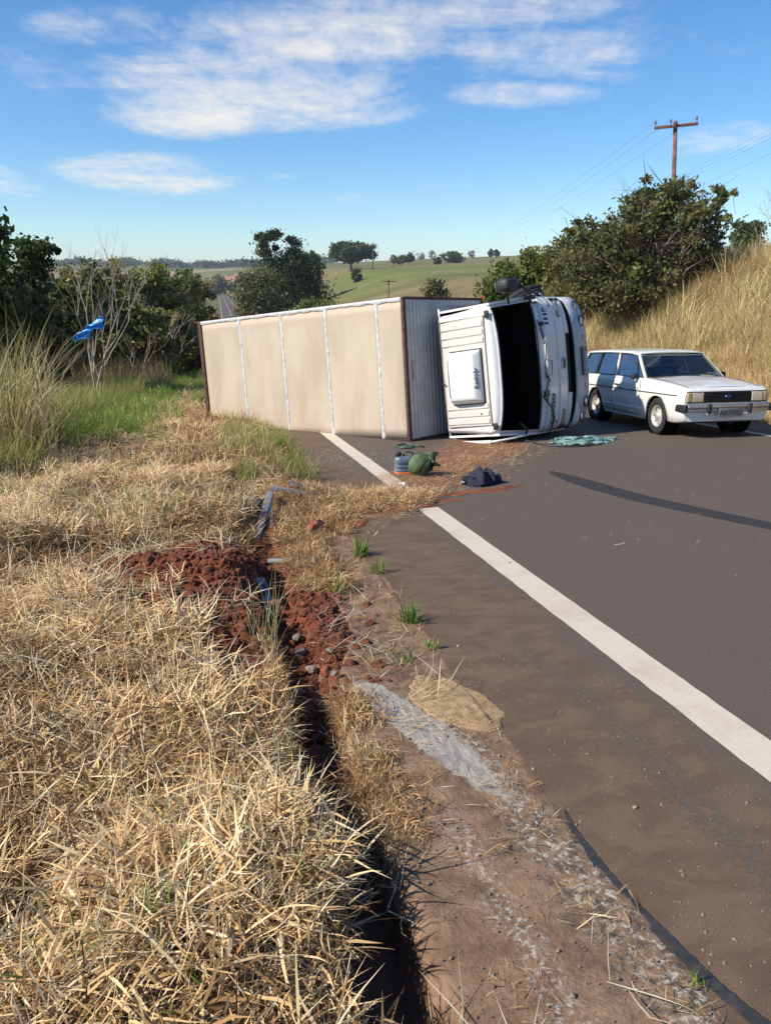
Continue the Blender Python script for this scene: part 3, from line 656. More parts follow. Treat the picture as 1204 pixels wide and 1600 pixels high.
for v in (-.71, -.60, -.49, .45, .56, .68):      # pressed ribs of the roof
    P = []
    for k in range(9):
        x = .42 + (1.26 - .42) * k / 8; z = roofpt(x, 0)[2] + .012; y = yy(v)
        P.append([(x, y - .05, z), (x, y - .035, z + .012), (x, y + .035, z + .012), (x, y + .042, z)])
    MB().grid(P, smooth=False).build('roof_rib', m_roofw, cab_roof)
mb = MB()
for x in (.395, 1.295): mb.box((x - .004, yy(-.775), roofpt(.8, 0)[2] + .006), (x + .004, yy(.775), roofpt(.8, 0)[2] + .0165))
for v in (-.777, .777): mb.box((.395, yy(v) - .004, roofpt(.8, 0)[2] + .002), (1.295, yy(v) + .004, roofpt(.8, 0)[2] + .016))
mb.build('roof_joint', pm('seam_brown', (.28, .20, .15), .8), cab_roof)
for v in (-.80, .79): MB().bbox((1.315, yy(v) - .055, -.60), (1.39, yy(v) + .055, -.565), .012).build('marker_lamp', m_black, cab_roof)
MB().tube([(.30, yy(-.12), -.60), (.41, yy(-.13), -.565), (.43, yy(-.13), -.56)], .012, 6).build('roof_cable', m_black, cab_roof)
MB().tube([(1.10, yy(-.62), -.585), (1.12, yy(-.60), -.55)], .012, 6).build('aerial_stub', m_black, cab_roof)
# roof cooler
Y0, Y1, X0, X1 = .60, 1.46, .58, 1.20
cool = MB(); bm = bmesh.new()
z0 = -.575
ring = lambda x0, x1, y0, y1, z: [(x0, y0, z), (x1, y0, z), (x1, y1, z), (x0, y1, z)]
vsb = []
for (x0, x1, y0, y1, z) in ((X0, X1, Y0, Y1, z0), (X0, X1, Y0 + .01, Y1 - .01, z0 + .06), (X0 + .03, X1 - .08, Y0 + .07, Y1 - .07, z0 + .155), (X0 + .06, X1 - .16, Y0 + .13, Y1 - .13, z0 + .165)):
    vsb.append([bm.verts.new(p) for p in ring(x0, x1, y0, y1, z)])
for a, b in zip(vsb[:-1], vsb[1:]):
    for k in range(4): bm.faces.new((a[k], a[(k + 1) % 4], b[(k + 1) % 4], b[k]))
bm.faces.new(vsb[-1]); bm.faces.new(vsb[0][::-1])
bmesh.ops.bevel(bm, geom=[e for e in bm.edges], offset=.028, segments=4, affect='EDGES', profile=.5)
me = bpy.data.meshes.new('roof_cooler'); bm.to_mesh(me); bm.free(); me.polygons.foreach_set('use_smooth', [True] * len(me.polygons)); me.materials.append(pm('white_cooler_shell', (.68, .685, .67), .35, var=.02, coat=.3))
co = bpy.data.objects.new('roof_cooler', me); COL.objects.link(co); co.parent = cab
MB().bbox((X0 - .012, Y0 - .015, z0 - .02), (X1 + .02, Y1 + .015, z0 + .012), .008).build('cooler_base', m_black, co)
MB().bbox((X1 - .075, Y0 + .12, z0 + .093), (X1 - .055, Y1 - .12, z0 + .103), .003).build('cooler_groove', pm('groove_grey', (.45, .46, .45), .6), co)
# lettering lies on the sloped front facet
nrm = Vector((.095, 0, .08)).normalized(); up_ = Vector((.0, 1, 0)); tx = up_; tz = Vector((.6, 0, .8)); ty = tz.cross(tx)
Mt = Matrix(((tx.x, ty.x, tz.x, X1 - .055), (tx.y, ty.y, tz.y, (Y0 + Y1) / 2 - .02), (tx.z, ty.z, tz.z, z0 + .125), (0, 0, 0, 1)))
text_mesh('lettering', 'ResfriAr', .095, pm('grey_lettering', (.10, .13, .12), .6), co, Mt, .012, sx=1.05)
# windscreen surround: pillars + header
fpanel('windscreen_header', -.99, .99, .645, .685, m_white, nc=2)
for a, b in ((-1.0, -.925), (.925, 1.0)): fpanel('a_pillar', a, b, .66, 1.52, m_white, nv=4)
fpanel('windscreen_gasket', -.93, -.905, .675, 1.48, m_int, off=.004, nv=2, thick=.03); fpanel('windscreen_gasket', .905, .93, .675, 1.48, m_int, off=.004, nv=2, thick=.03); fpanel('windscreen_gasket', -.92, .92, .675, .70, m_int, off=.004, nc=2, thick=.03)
fpanel('cowl_panel', -.99, .99, 1.475, 1.60, m_white, off=-.012, nc=4)
fpanel('cowl_seal', -.96, .96, 1.455, 1.48, m_black, off=.0, nc=1)
front = fpanel('front_panel', -.985, .985, 1.575, 1.895, m_white, off=.016, nc=6)
low = fpanel('lower_front_panel', -.99, .99, 1.903, 2.17, m_white, off=.010, nc=6)
fpanel('lower_front_panel', -.99, -.445, 2.172, 2.305, m_white, off=.010, nc=3, nv=8); fpanel('lower_front_panel', .445, .99, 2.172, 2.305, m_white, off=.010, nc=3, nv=8)
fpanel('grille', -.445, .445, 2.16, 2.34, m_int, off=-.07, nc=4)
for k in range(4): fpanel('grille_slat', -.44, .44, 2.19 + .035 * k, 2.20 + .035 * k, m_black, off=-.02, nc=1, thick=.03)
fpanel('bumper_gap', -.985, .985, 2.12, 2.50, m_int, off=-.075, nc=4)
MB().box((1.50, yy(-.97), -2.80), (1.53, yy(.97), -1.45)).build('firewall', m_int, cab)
bp = fpanel('bumper', -1.0, 1.0, 2.375, 2.83, pm('silver_bumper', (.40, .41, .43), .42, .1, var=.06, scale=3, dirt=(.25, .22, .2), dirt_amt=.4), off=.03, nc=10, nv=40, thick=.03)
for s_ in (-1, 1):      # raised white bumper cheeks
    P = []
    for i in range(9):
        r = []
        for j in range(11):
            u = i / 8; q = j / 10; v = s_ * (1.0 - .40 * q * (1 - .0 * u)); c = 2.375 + (.30 - .27 * q) * u; r.append(fpt(v, c, .045 + .028 * math.sin(math.pi * u) * (1 - q)))
        P.append(r)
    MB().grid(P, flip=s_ > 0).build('bumper_cheek', m_white, cab)
    for (c, vv) in ((2.60, .85), (2.655, .62)):       # round lamps set in the bumper
        pt = Vector(fpt(s_ * vv, c, .045)); M_ = Matrix.Translation(pt) @ Matrix.Rotation(R(90), 4, 'Y') @ Matrix.Diagonal((.72, 1, 1, 1))
        hb = MB().lathe([(.105, 0), (.10, .022), (.088, .026), (.082, .008), (.078, -.01)], 24, M=M_).build('headlight', m_black, cab)
        MB().lathe([(.082, .008), (.06, .024), (.03, .031), (.001, .033)], 24, M=M_).build('lens', m_lamp, hb)
    for dv in (.385, .345):
        pt = Vector(fpt(s_ * dv, 2.62, .047)); MB().lathe([(.018, 0), (.016, .004), (.001, .004)], 12, M=Matrix.Translation(pt) @ Matrix.Rotation(R(90), 4, 'Y')).build('bumper_hole', m_gap, cab)
    vv0, vv1 = (.70, .93)
    lamp = fpanel('indicator_lamp', s_ * vv0, s_ * vv1, 2.01, 2.085, m_amber if s_ < 0 else pm('dusty_indicator', (.30, .28, .22), .4, coat=.3), off=.024, nc=3, nv=6)
    fpanel('lamp_surround', s_ * (vv0 - .012), s_ * (vv1 + .012), 2.0, 2.095, m_black, off=.014, nc=3, nv=6)
    for (c0, c1) in ((1.95, 2.08), (2.12, 2.25)): fpanel('side_vent', s_ * .955, s_ * .98, c0, c1, m_gap, off=.022, nc=2, nv=2, thick=.012)
    pt = Vector(fpt(s_ * .86, 1.83, .03)); MB().lathe([(.02, 0), (.018, .008), (.001, .008)], 12, M=Matrix.Translation(pt) @ Matrix.Rotation(R(90), 4, 'Y')).build('panel_lock', m_gap, cab)
# badge, lettering, plate
pt = Vector(fpt(0, 2.045, .022)); bd = MB().lathe([(.062, 0), (.060, .012), (.050, .014)], 28, M=Matrix.Translation(pt) @ Matrix.Rotation(R(90), 4, 'Y') @ Matrix.Diagonal((1, 1.75, 1, 1))).build('oval_badge', m_chrome, cab)
MB().lathe([(.052, .011), (.001, .013)], 28, M=Matrix.Translation(pt) @ Matrix.Rotation(R(90), 4, 'Y') @ Matrix.Diagonal((1, 1.75, 1, 1))).build('badge_field', pm('badge_blue_grey', (.04, .05, .08), .3), bd)
def front_text(body, v, c, size, mat, off, sx=1.0, name='lettering', parent=cab, ex=.002, bold=0):
    pt = Vector(fpt(v, c, off)); tz = Vector((outline(c) - outline(c) + 1, 0, -(outline(c + .05) - outline(c - .05)) / .1 * -1 * -1)).normalized()
    tx = (Vector(fpt(v + .05, c, off)) - Vector(fpt(v - .05, c, off))).normalized(); up = (Vector(fpt(v, c - .05, off)) - Vector(fpt(v, c + .05, off))).normalized(); up = (up - up.dot(tx) * tx).normalized(); tz = tx.cross(up)
    Mx = Matrix(((tx.x, up.x, tz.x, pt.x), (tx.y, up.y, tz.y, pt.y), (tx.z, up.z, tz.z, pt.z), (0, 0, 0, 1)))
    return text_mesh(name, body, size, mat, parent, Mx, ex, sx, bold)
front_text('CARGO', -.66, 1.70, .125, m_text, .034, 1.2, bold=.004)
front_text('1119', .70, 1.66, .13, m_text, .036, 1.15, bold=.009)
def plate(parent, Mp, w_, h_, txt, band, tcol, base, size, ty=-.012):
    o = MB().bbox((-w_ / 2, -h_ / 2, -.004), (w_ / 2, h_ / 2, .004), .003).build('licence_plate', base, parent); o.matrix_local = Mp
    if band is not None: MB().bbox((-w_ / 2 + .003, h_ * .24, .003), (w_ / 2 - .003, h_ / 2 - .003, .0055), .0005).build('plate_band', band, o)
    text_mesh('plate_characters', txt, size, tcol, o, Matrix.Translation((0, ty, .0065)), .001, .98, .002)
    return o
pt = Vector(fpt(0, 2.60, .085)); Mp = Matrix(((0, 0, 1, pt.x), (1, 0, 0, pt.y + .0), (0, 1, 0, pt.z), (0, 0, 0, 1)))
pl = plate(cab, Mp, .44, .15, 'QVI9H28', m_blue, m_textred, m_platew, .112, -.02)
MB().bbox((-.24, -.09, -.02), (.24, .085, -.006), .004).build('plate_holder', m_black, pl)
for sx2 in (-.2, .2): MB().lathe([(.012, .005), (.010, .016), (.001, .016)], 10, M=Matrix.Translation((sx2 * 1.12, .055, 0))).build('plate_screw', m_chrome, pl)
# sides, back, floor
for s_ in (-1, 1):
    y = yy(s_ * 1.0)
    poly = [(.30, -.74), (.34, -.66), (1.30, -.62), (1.36, -.72), (1.60, -1.45), (1.66, -1.9), (1.66, -2.35), (1.45, -2.35), (1.35, -2.25), (.60, -2.25), (.45, -2.45), (.30, -2.45)]
    # door opening left free: frame built from strips round the window
    fr = MB()
    def st2(poly2): fr.prism(poly2, 1, y - .02, y + .02)
    # MB.prism with axis 1 -> (x, z)
    st2([(.30, -.74), (.34, -.66), (1.38, -.64), (1.42, -.74)]); st2([(.30, -.743), (.42, -.743), (.42, -2.45), (.30, -2.45)])
    st2([(1.28, -.745), (1.42, -.745), (1.56, -1.37), (1.42, -1.37)]); st2([(.423, -1.373), (1.56, -1.373), (1.62, -2.30), (1.40, -2.30), (1.28, -2.2), (.66, -2.2), (.5, -2.42), (.423, -2.42)])
    fr.v = [(a, yy((b - YC) / HW * taper(-c)), c) for a, b, c in fr.v]
    o = fr.build('cab_side', m_white, cab)
    g = MB().prism([(.42, -.745), (1.28, -.745), (1.42, -1.37), (.42, -1.37)], 1, y - .004, y + .004); g.v = [(a, yy((b - YC) / HW * taper(-c)), c) for a, b, c in g.v]
    g = g.build('side_window', m_glassd, cab)
    MB().bbox((.75, y - .012 + (.022 if s_ > 0 else -.022), -1.55), (.95, y + .012 + (.022 if s_ > 0 else -.022), -1.50), .004).build('door_handle', m_black, cab)
    MB().tube([(.44, y + s_ * .022, -.78), (.44, y + s_ * .022, -2.35)], .005, 6).tube([(1.40, y + s_ * .022, -1.42), (1.44, y + s_ * .022, -2.15)], .005, 6).build('door_gap', m_gap, cab)
MB().box((.305, yy(-.99), -2.45), (.34, yy(.99), -.70)).build('cab_back', m_white, cab)
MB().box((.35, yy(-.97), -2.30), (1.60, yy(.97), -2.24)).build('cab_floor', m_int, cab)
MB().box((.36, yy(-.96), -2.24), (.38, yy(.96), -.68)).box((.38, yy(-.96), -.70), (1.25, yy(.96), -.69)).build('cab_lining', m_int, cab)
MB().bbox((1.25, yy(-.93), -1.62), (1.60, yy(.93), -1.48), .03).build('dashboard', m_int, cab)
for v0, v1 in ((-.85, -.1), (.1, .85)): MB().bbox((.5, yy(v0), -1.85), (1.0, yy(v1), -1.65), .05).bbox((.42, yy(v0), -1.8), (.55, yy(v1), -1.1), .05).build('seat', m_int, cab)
MB().tube([(1.15 + .2 * math.cos(a) * .5, yy(.5) + .2 * math.sin(a), -1.42 + .14 * math.cos(a)) for a in np.linspace(0, 2 * math.pi, 21)], .013, 6).build('steering_wheel', m_int, cab)
# wipers torn loose along the cowl
def fp(v, c, off): return Vector(fpt(v, c, off))
wp = MB().tube([fp(.62, 1.50, .05), fp(.45, 1.49, .06), fp(.30, 1.53, .06)], .010, 6).tube([fp(.66, 1.47, .06), fp(.30, 1.57, .05), fp(.02, 1.53, .05)], .008, 6).bbox(tuple(fp(.60, 1.53, .02) - Vector((0, .03, .03))), tuple(fp(.60, 1.53, .06) + Vector((.02, .03, .03))), .008).build('wiper_arm', m_black, cab)
MB().tube([fp(-.02, 1.50, .06), fp(-.25, 1.58, .06), fp(-.12, 1.50, .06)], .009, 6).tube([fp(.08, 1.52, .06), fp(.05, 1.60, .10), fp(-.15, 1.58, .10), fp(-.2, 1.50, .08), fp(.0, 1.48, .08)], .010, 6).build('wiper_linkage', m_black, cab)
MB().tube([fp(-.22, 1.56, .07), fp(-.40, 1.50, .06), fp(-.52, 1.52, .06)], .010, 6).bbox(tuple(fp(-.42, 1.52, .02) - Vector((0, .05, .04))), tuple(fp(-.42, 1.52, .07) + Vector((.02, .05, .04))), .01).build('wiper_motor', m_black, cab)
MB().tube([fp(-.45, 1.46, .05), fp(-.62, 1.54, .12), fp(-.80, 1.62, .12), fp(-.96, 1.64, .10), fp(-1.04, 1.66, .14), fp(-1.10, 1.72, .20)], [.012, .018, .018, .014, .010, .008], 6).build('wiper_blade', m_black, cab)
MB().tube([fp(.98, 1.46, .03), fp(.90, 1.49, .05), fp(.92, 1.56, .05)], .010, 6).build('grab_handle', m_black, cab)
# loose black strip and torn frame low on the windscreen
MB().tube([fp(-.83, 1.0, .05), fp(-.93, 1.12, .10), fp(-1.02, 1.2, .12)], [.02, .022, .018], 6).build('torn_gasket', m_black, cab)
MB().bbox((.32, -.06, -.54), (1.30, -.01, -.50), .008).tube([(1.30, -.035, -.52), (1.52, -.02, -.80), (1.62, .0, -1.15)], .018, 6).build('drip_rail', m_white, cab)
# mirrors on the side that faces up
mh = bpy.data.objects.new('mirror', None); COL.objects.link(mh); mh.parent = cab
YT = yy(1.0)
MB().tube([(1.70, YT - .03, -1.40), (1.69, YT + .04, -1.38), (1.64, YT + .27, -1.02)], [.028, .024, .020], 8).tube([(1.54, YT - .10, -.96), (1.53, YT + .14, -.94)], .018, 8).bbox((1.60, YT - .05, -1.50), (1.72, YT + .02, -1.32), .012).build('mirror_arm', m_black, mh)
MB().bbox((1.42, YT + .07, -1.10), (1.69, YT + .285, -.76), .075).build('mirror_housing', m_black, mh)
MB().bbox((1.395, YT + .11, -1.04), (1.418, YT + .24, -.82), .01).build('mirror_glass', m_chrome, mh)
MB().tube([(1.66, YT - .02, -1.65), (1.62, YT + .03, -1.62), (1.60, YT + .045, -1.55), (1.55, YT + .02, -1.50)], .012, 6).tube([(1.74, YT - .06, -1.72), (1.72, YT + .02, -1.70), (1.72, YT + .04, -1.62)], .008, 6).build('front_grab_rail', m_white, cab)
MB().bbox((1.1, .2, -2.75), (1.75, .5, -2.6), .02).build('front_step', m_chassis, cab)
# hanging clearance lamp on the box corner
MB().bbox((.02, W_ + .01, -Hh + .02), (.06, W_ + .06, -Hh + .07), .01).build('clearance_lamp', pm('orange_lens', (.5, .09, .02), .3), truck)
# ================================================================= old white estate car
# local frame: x forward, y to its left, z up; origin on the ground under the middle of the front axle
m_carw = pm('aged_white_paint', (.72, .70, .64), .28, 0, var=.03, scale=3, dirt=(.60, .55, .47), dirt_amt=.18, dirt_scale=2.5, coat=.5)
m_sill = pm('dusty_lower_paint', (.50, .47, .42), .5, 0, var=.1, dirt=(.22, .12, .07), dirt_amt=.5, dirt_scale=5)
m_carglass, t = newmat('tinted_car_glass'); t.b.inputs['Base Color'].default_value = (.30, .36, .42, 1); t.b.inputs['Roughness'].default_value = .02; t.b.inputs['IOR'].default_value = 1.45
gt = t.n('ShaderNodeBsdfTransparent'); gt.inputs[0].default_value = (.10, .125, .20, 1); gm_ = t.n('ShaderNodeMixShader'); lw = t.n('ShaderNodeLayerWeight'); lw.inputs[0].default_value = .35
gl = t.n('ShaderNodeBsdfGlossy'); gl.inputs['Roughness'].default_value = .02; gl.inputs[0].default_value = (.40, .46, .60, 1)
t.l(t.math('ADD', t.math('MULTIPLY', lw.outputs['Fresnel'], .45), .06, clamp=True), gm_.inputs[0]); t.l(gt.outputs[0], gm_.inputs[1]); t.l(gl.outputs[0], gm_.inputs[2]); t.l(gm_.outputs[0], t.o.inputs[0])
m_wsglass, t = newmat('clear_car_glass'); gt = t.n('ShaderNodeBsdfTransparent'); gt.inputs[0].default_value = (.75, .78, .76, 1); gm_ = t.n('ShaderNodeMixShader'); lw = t.n('ShaderNodeLayerWeight'); lw.inputs[0].default_value = .3
gl = t.n('ShaderNodeBsdfGlossy'); gl.inputs['Roughness'].default_value = .03; t.l(t.math('ADD', t.math('MULTIPLY', lw.outputs['Fresnel'], .16), .02, clamp=True), gm_.inputs[0]); t.l(gt.outputs[0], gm_.inputs[1]); t.l(gl.outputs[0], gm_.inputs[2]); t.l(gm_.outputs[0], t.o.inputs[0])
m_cint = pm('car_interior', (.03, .028, .027), .8)
m_seat = pm('car_seat', (.05, .04, .045), .85, var=.2)
m_cplate = pm('grey_plate', (.19, .19, .185), .4, .3, var=.15)
car = bpy.data.objects.new('estate_car', None); COL.objects.link(car)
cs_front = 11.66; cl = 8.38
ox, oy = W2(cl, cs_front); ang = math.atan2(RD[1], RD[0]) + math.pi - R(3.8)   # faces back towards the camera
slope = math.atan(.0758)
MC = Matrix.Translation((ox, oy, -.0758 * cs_front)) @ Matrix.Rotation(ang, 4, 'Z') @ Matrix.Rotation(-slope, 4, 'Y')
car.matrix_world = MC
tagp(car, 'old white estate car standing on the road behind the overturned cab', 'car')
HWc = .80
XF, XR = .80, -3.70          # nose and tail
def topz(x):                  # belt / bonnet height along the car
    return float(np.interp(x, [XR, -3.60, -2.6, -.75, -.45, .2, .70, .78, .80], [.80, .90, .925, .935, .925, .885, .825, .795, .74]))
def hwid(x): return float(np.interp(x, [XR, XR + .12, -3.2, -2, -.5, .4, .66, XF], [.70, .765, .80, .82, .825, .805, .785, .745]))
prof = [(.22, .93), (.26, .965), (.34, .985), (.52, 1.0), (.62, 1.0), (.70, .985), (.80, .975), (1.0, .955)]   # relative height, relative width (z 0..1 of top)
xsb = sorted(set(list(np.linspace(XR, XF, 46)) + [XR + .03, XR + .06, .74, .77, .79]))
P = []
for x in xsb:
    tz = topz(x); w_ = hwid(x); fr = max(0, (x - .70) / .10); lowz = .24 + .05 * max(0, (x - .55) / .25) + .06 * max(0, (-3.3 - x) / .4)
    sec = [(lowz, .90), (lowz + .02, .955), (.40, .985), (.55, 1.0), (.66, 1.0), (.74, .985), (tz - .05, .965), (tz - .012, .945), (tz, .915)]
    sec = [(z, v) for z, v in sec]; row = [(x, w_ * v, min(z, tz)) for z, v in sec]
    crown = .022
    for q in (.8, .6, .35, 0): row.append((x, w_ * q, tz + crown * (1 - (q / .915) ** 2)))
    full = row + [(a, -b, c) for a, b, c in row[-2::-1]]
    P.append(full)
mb = MB().grid(P, smooth=True, flip=True); nrow = len(P[0])
for e in (0, len(P) - 1):
    base = e * nrow; ids = [base + k for k in range(nrow)]; mb.f.append(tuple(ids if e == 0 else ids[::-1])); mb.sm.append(False); mb.mi.append(0)
for i in range(len(P) - 1):       # floor
    a = i * nrow; b = (i + 1) * nrow; mb.f.append((a, a + nrow - 1, b + nrow - 1, b)); mb.sm.append(False); mb.mi.append(0)
body = mb.build('body', m_carw, car)
WB = -2.44
cut = []
for x in (0, WB):
    c = MB(); pts = [(math.cos(a) * .345, math.sin(a) * .345) for a in np.linspace(-.4, math.pi + .4, 22)]; pts = [(x + a, .315 + b) for a, b in pts] + [(x - .33, .0), (x + .33, .0)]
    for s_ in (-1, 1):
        cc_ = MB().prism(pts, 1, s_ * .55, s_ * 1.2).build('arch_cutter', m_black); bm = bmesh.new(); bm.from_mesh(cc_.data); bmesh.ops.recalc_face_normals(bm, faces=bm.faces); bm.to_mesh(cc_.data); bm.free()
        cc_.parent = car; cut.append(cc_); m = body.modifiers.new('c', 'BOOLEAN'); m.operation = 'DIFFERENCE'; m.object = cc_; m.solver = 'EXACT'
# cabin well
cc_ = MB().box((-3.45, -.66, .45), (-.62, .66, 1.2)).build('arch_cutter', m_black); cc_.parent = car; cut.append(cc_); m = body.modifiers.new('c', 'BOOLEAN'); m.operation = 'DIFFERENCE'; m.object = cc_; m.solver = 'EXACT'
bm = bmesh.new(); bm.from_mesh(body.data); bmesh.ops.recalc_face_normals(bm, faces=bm.faces); bm.to_mesh(body.data); bm.free()
bpy.context.view_layer.update(); dg = bpy.context.evaluated_depsgraph_get(); me = bpy.data.meshes.new_from_object(body.evaluated_get(dg)); body.modifiers.clear(); body.data = me; me.name = 'body'
for c in cut: bpy.data.objects.remove(c)
for x in (0, WB):
    for s_ in (-1, 1): MB().lathe([(.335, -.02), (.345, .24)], 28, M=Matrix.Translation((x, s_ * .56, .315)) @ Matrix.Rotation(R(-90 * s_), 4, 'X')).build('wheel_arch', m_int, car)
# greenhouse: roof, pillars, glass
zb = .915
RF, RB = -1.02, -3.30         # roof front / back at top
BF, BB = -.50, -3.58           # base of windscreen / tailgate
def roofz(x): return float(np.interp(x, [RB, -3.0, -2.2, -1.3, RF], [1.345, 1.372, 1.392, 1.388, 1.352]))
rw = .615; bw = .765
P = []
for x in np.linspace(RB, RF, 18):
    z = roofz(x); e = .0; q = [( -1.0, -.035), (-.97, -.012), (-.90, 0), (-.5, .018), (0, .024), (.5, .018), (.90, 0), (.97, -.012), (1.0, -.035)]
    P.append([(x + (.0 if abs(v) < .9 else 0), v * (rw + .03), z + dz) for v, dz in q])
o = MB().grid(P, smooth=True).build('roof', m_carw, car); m = o.modifiers.new('s', 'SOLIDIFY'); m.thickness = .03; m.offset = -1
roof_o = o
MB().tube([(x, s_ * (rw + .035), roofz(x) - .035) for s_ in (1,) for x in np.linspace(RB, RF, 12)], .010, 6).build('gutter_rail', m_carw, roof_o); MB().tube([(x, -(rw + .035), roofz(x) - .035) for x in np.linspace(RB, RF, 12)], .010, 6).build('gutter_rail', m_carw, roof_o)
def side_pt(x, u, s_):   # u 0 belt .. 1 roof
    zt = roofz(min(max(x, RB), RF)) - .03; zbelt = topz(x) - .005
    return Vector((x, s_ * (bw + (rw + .02 - bw) * u), zbelt + (zt - zbelt) * u))
def pill(name, xb0, xb1, xt0, xt1, s_, mat=m_carw, th=.035, parent=car):
    a = side_pt(xb0, 0, s_); b = side_pt(xb1, 0, s_); c = side_pt(xt1, 1, s_); d = side_pt(xt0, 1, s_); n = Vector((0, -s_ * th, 0))
    v = [a, b, c, d, a + n, b + n, c + n, d + n]; f = [(0, 1, 2, 3), (7, 6, 5, 4), (0, 4, 5, 1), (1, 5, 6, 2), (2, 6, 7, 3), (3, 7, 4, 0)]
    return MB().add(v, f).build(name, mat, parent)
for s_ in (-1, 1):
    pill('a_pillar', BF - .0, BF - .065, RF + .01, RF - .05, s_); pill('b_pillar', -1.62, -1.70, -1.72, -1.79, s_); pill('c_pillar', -2.52, -2.58, -2.50, -2.555, s_, m_black); pill('d_pillar', -3.44, BB + .01, -3.12, RB - .0, s_)
    pill('quarter_light_bar', -.80, -.815, -1.06, -1.075, s_, m_black, .02)
    for nm, q in (('side_window', (BF - .07, -1.615, RF - .055, -1.715)), ('side_window', (-1.705, -2.515, -1.795, -2.495)), ('side_window', (-2.585, -3.435, -2.56, -3.115))):
        a, b, d, c = side_pt(q[0], .03, s_), side_pt(q[1], .03, s_), side_pt(q[2], .97, s_), side_pt(q[3], .97, s_); off = Vector((0, -s_ * .018, 0))
        MB().add([a + off, b + off, c + off, d + off], [(0, 1, 2, 3)]).build(nm, m_carglass, car)
        MB().tube([a, b, c, d, a], .009, 5).build('window_seal', m_black, car)
    # door lines, handle, trim, lower crease
    def sp(x, z, o=.004): w_ = hwid(x); tz = topz(x); vv = np.interp(z, [.26, .40, .55, .66, .74, tz - .05, tz - .012], [.955, .985, 1.0, 1.0, .985, .965, .945]); return Vector((x, s_ * (w_ * float(vv) + o), z))
    MB().tube([sp(-.62, .91), sp(-.58, .80), sp(-.56, .6), sp(-.56, .30)], .0045, 5).tube([sp(-1.66, .91), sp(-1.68, .7), sp(-1.68, .45), sp(-1.62, .29)], .0045, 5).tube([sp(x, .285) for x in np.linspace(-.56, -1.62, 6)], .0045, 5).build('door_gap', m_gap, car)
    MB().tube([sp(x, .70, .004) for x in np.linspace(.62, -3.60, 24)], .009, 6).build('trim_strip', m_black, car)
    MB().tube([sp(x, .40, -.004) for x in np.linspace(-.38, -2.05, 12)], .014, 6).build('sill_crease', m_carw, car)
    MB().bbox(tuple(sp(-1.57, .765, .0)), tuple(sp(-1.42, .79, .03)), .006).build('door_handle', m_chrome, car)
    mr = MB().tube([sp(-.72, .90, -.02), sp(-.70, .94, .06)], .012, 6).bbox((-.76, s_ * .86 - .055, .905), (-.68, s_ * .86 + .055, 1.005), .025).build('door_mirror', m_black, car)
    MB().bbox((-.765, s_ * .86 - .045, .915), (-.755, s_ * .86 + .045, .995), .003).build('mirror_glass', m_chrome, mr)
    MB().prism([(-.40, .225), (-2.02, .225), (-2.02, .31), (-.40, .31)], 1, s_ * .762, s_ * .785).build('sill', m_sill, car)
for (nm, a, b, c, d, mat) in (('windscreen', (BF - .01, -bw + .05, zb + .02), (BF - .01, bw - .05, zb + .02), (RF + .0, rw - .02, roofz(RF) - .02), (RF + .0, -rw + .02, roofz(RF) - .02), m_wsglass), ('rear_window', (BB, -bw + .06, zb), (BB, bw - .06, zb), (RB, rw - .02, roofz(RB) - .02), (RB, -rw + .02, roofz(RB) - .02), m_wsglass)):
    P = []
    for i in range(5):
        r = []
        for j in range(9):
            u = i / 4; v = j / 8; pa = Vector(a).lerp(Vector(b), v); pd = Vector(d).lerp(Vector(c), v); p = pa.lerp(pd, u); p.x += (.05 if nm == 'windscreen' else -.04) * (1 - (2 * v - 1) ** 2); r.append(p)
        P.append(r)
    g = MB().grid(P).build(nm, mat, car)
    edge = P[0] + [r[-1] for r in P[1:]] + P[-1][::-1][1:] + [r[0] for r in P[::-1]][1:]
    MB().tube(edge, .013, 6).build('glass_seal', m_black, g)
MB().bbox((RF - .06, -rw, roofz(RF) - .055), (RF + .012, rw, roofz(RF) - .012), .01).build('roof_header', m_carw, car)
MB().bbox((BB - .02, -bw + .03, .86), (BB + .02, bw - .03, .93), .01).build('tailgate_sill', m_carw, car)
MB().bbox((BF - .55, -.70, .72), (BF - .03, .70, .905), .03).build('dashboard', m_cint, car)
for s_ in (-1, 1): MB().bbox((-1.75, s_ * .36 - .25, .45), (-1.25, s_ * .36 + .25, .62), .05).bbox((-1.86, s_ * .36 - .25, .5), (-1.72, s_ * .36 + .25, 1.08), .05).bbox((-1.86, s_ * .36 - .12, 1.1), (-1.77, s_ * .36 + .12, 1.24), .03).build('front_seat', m_seat, car)
MB().bbox((-2.75, -.6, .45), (-2.25, .6, .62), .05).bbox((-2.84, -.62, .5), (-2.70, .62, 1.02), .05).build('rear_seat', m_seat, car)
MB().tube([(-1.12 + .05 * math.cos(a), .36 + .19 * math.sin(a), .93 + .17 * math.cos(a)) for a in np.linspace(0, 2 * math.pi, 21)], .012, 6).build('steering_wheel', m_black, car)
MB().bbox((RF - .18, -.10, 1.22), (RF - .14, .10, 1.28), .01).build('rear_view_mirror', m_black, car)
for y0 in (-.55, .05): MB().tube([(BF + .03, y0 + .05, .945), (BF - .03, y0 + .25, .985), (BF + .0, y0 + .5, .965)], .008, 5).build('wiper', m_black, car)
MB().bbox((-.50, -.64, .928), (-.44, .64, .946), .006).build('scuttle_vent', m_black, car)
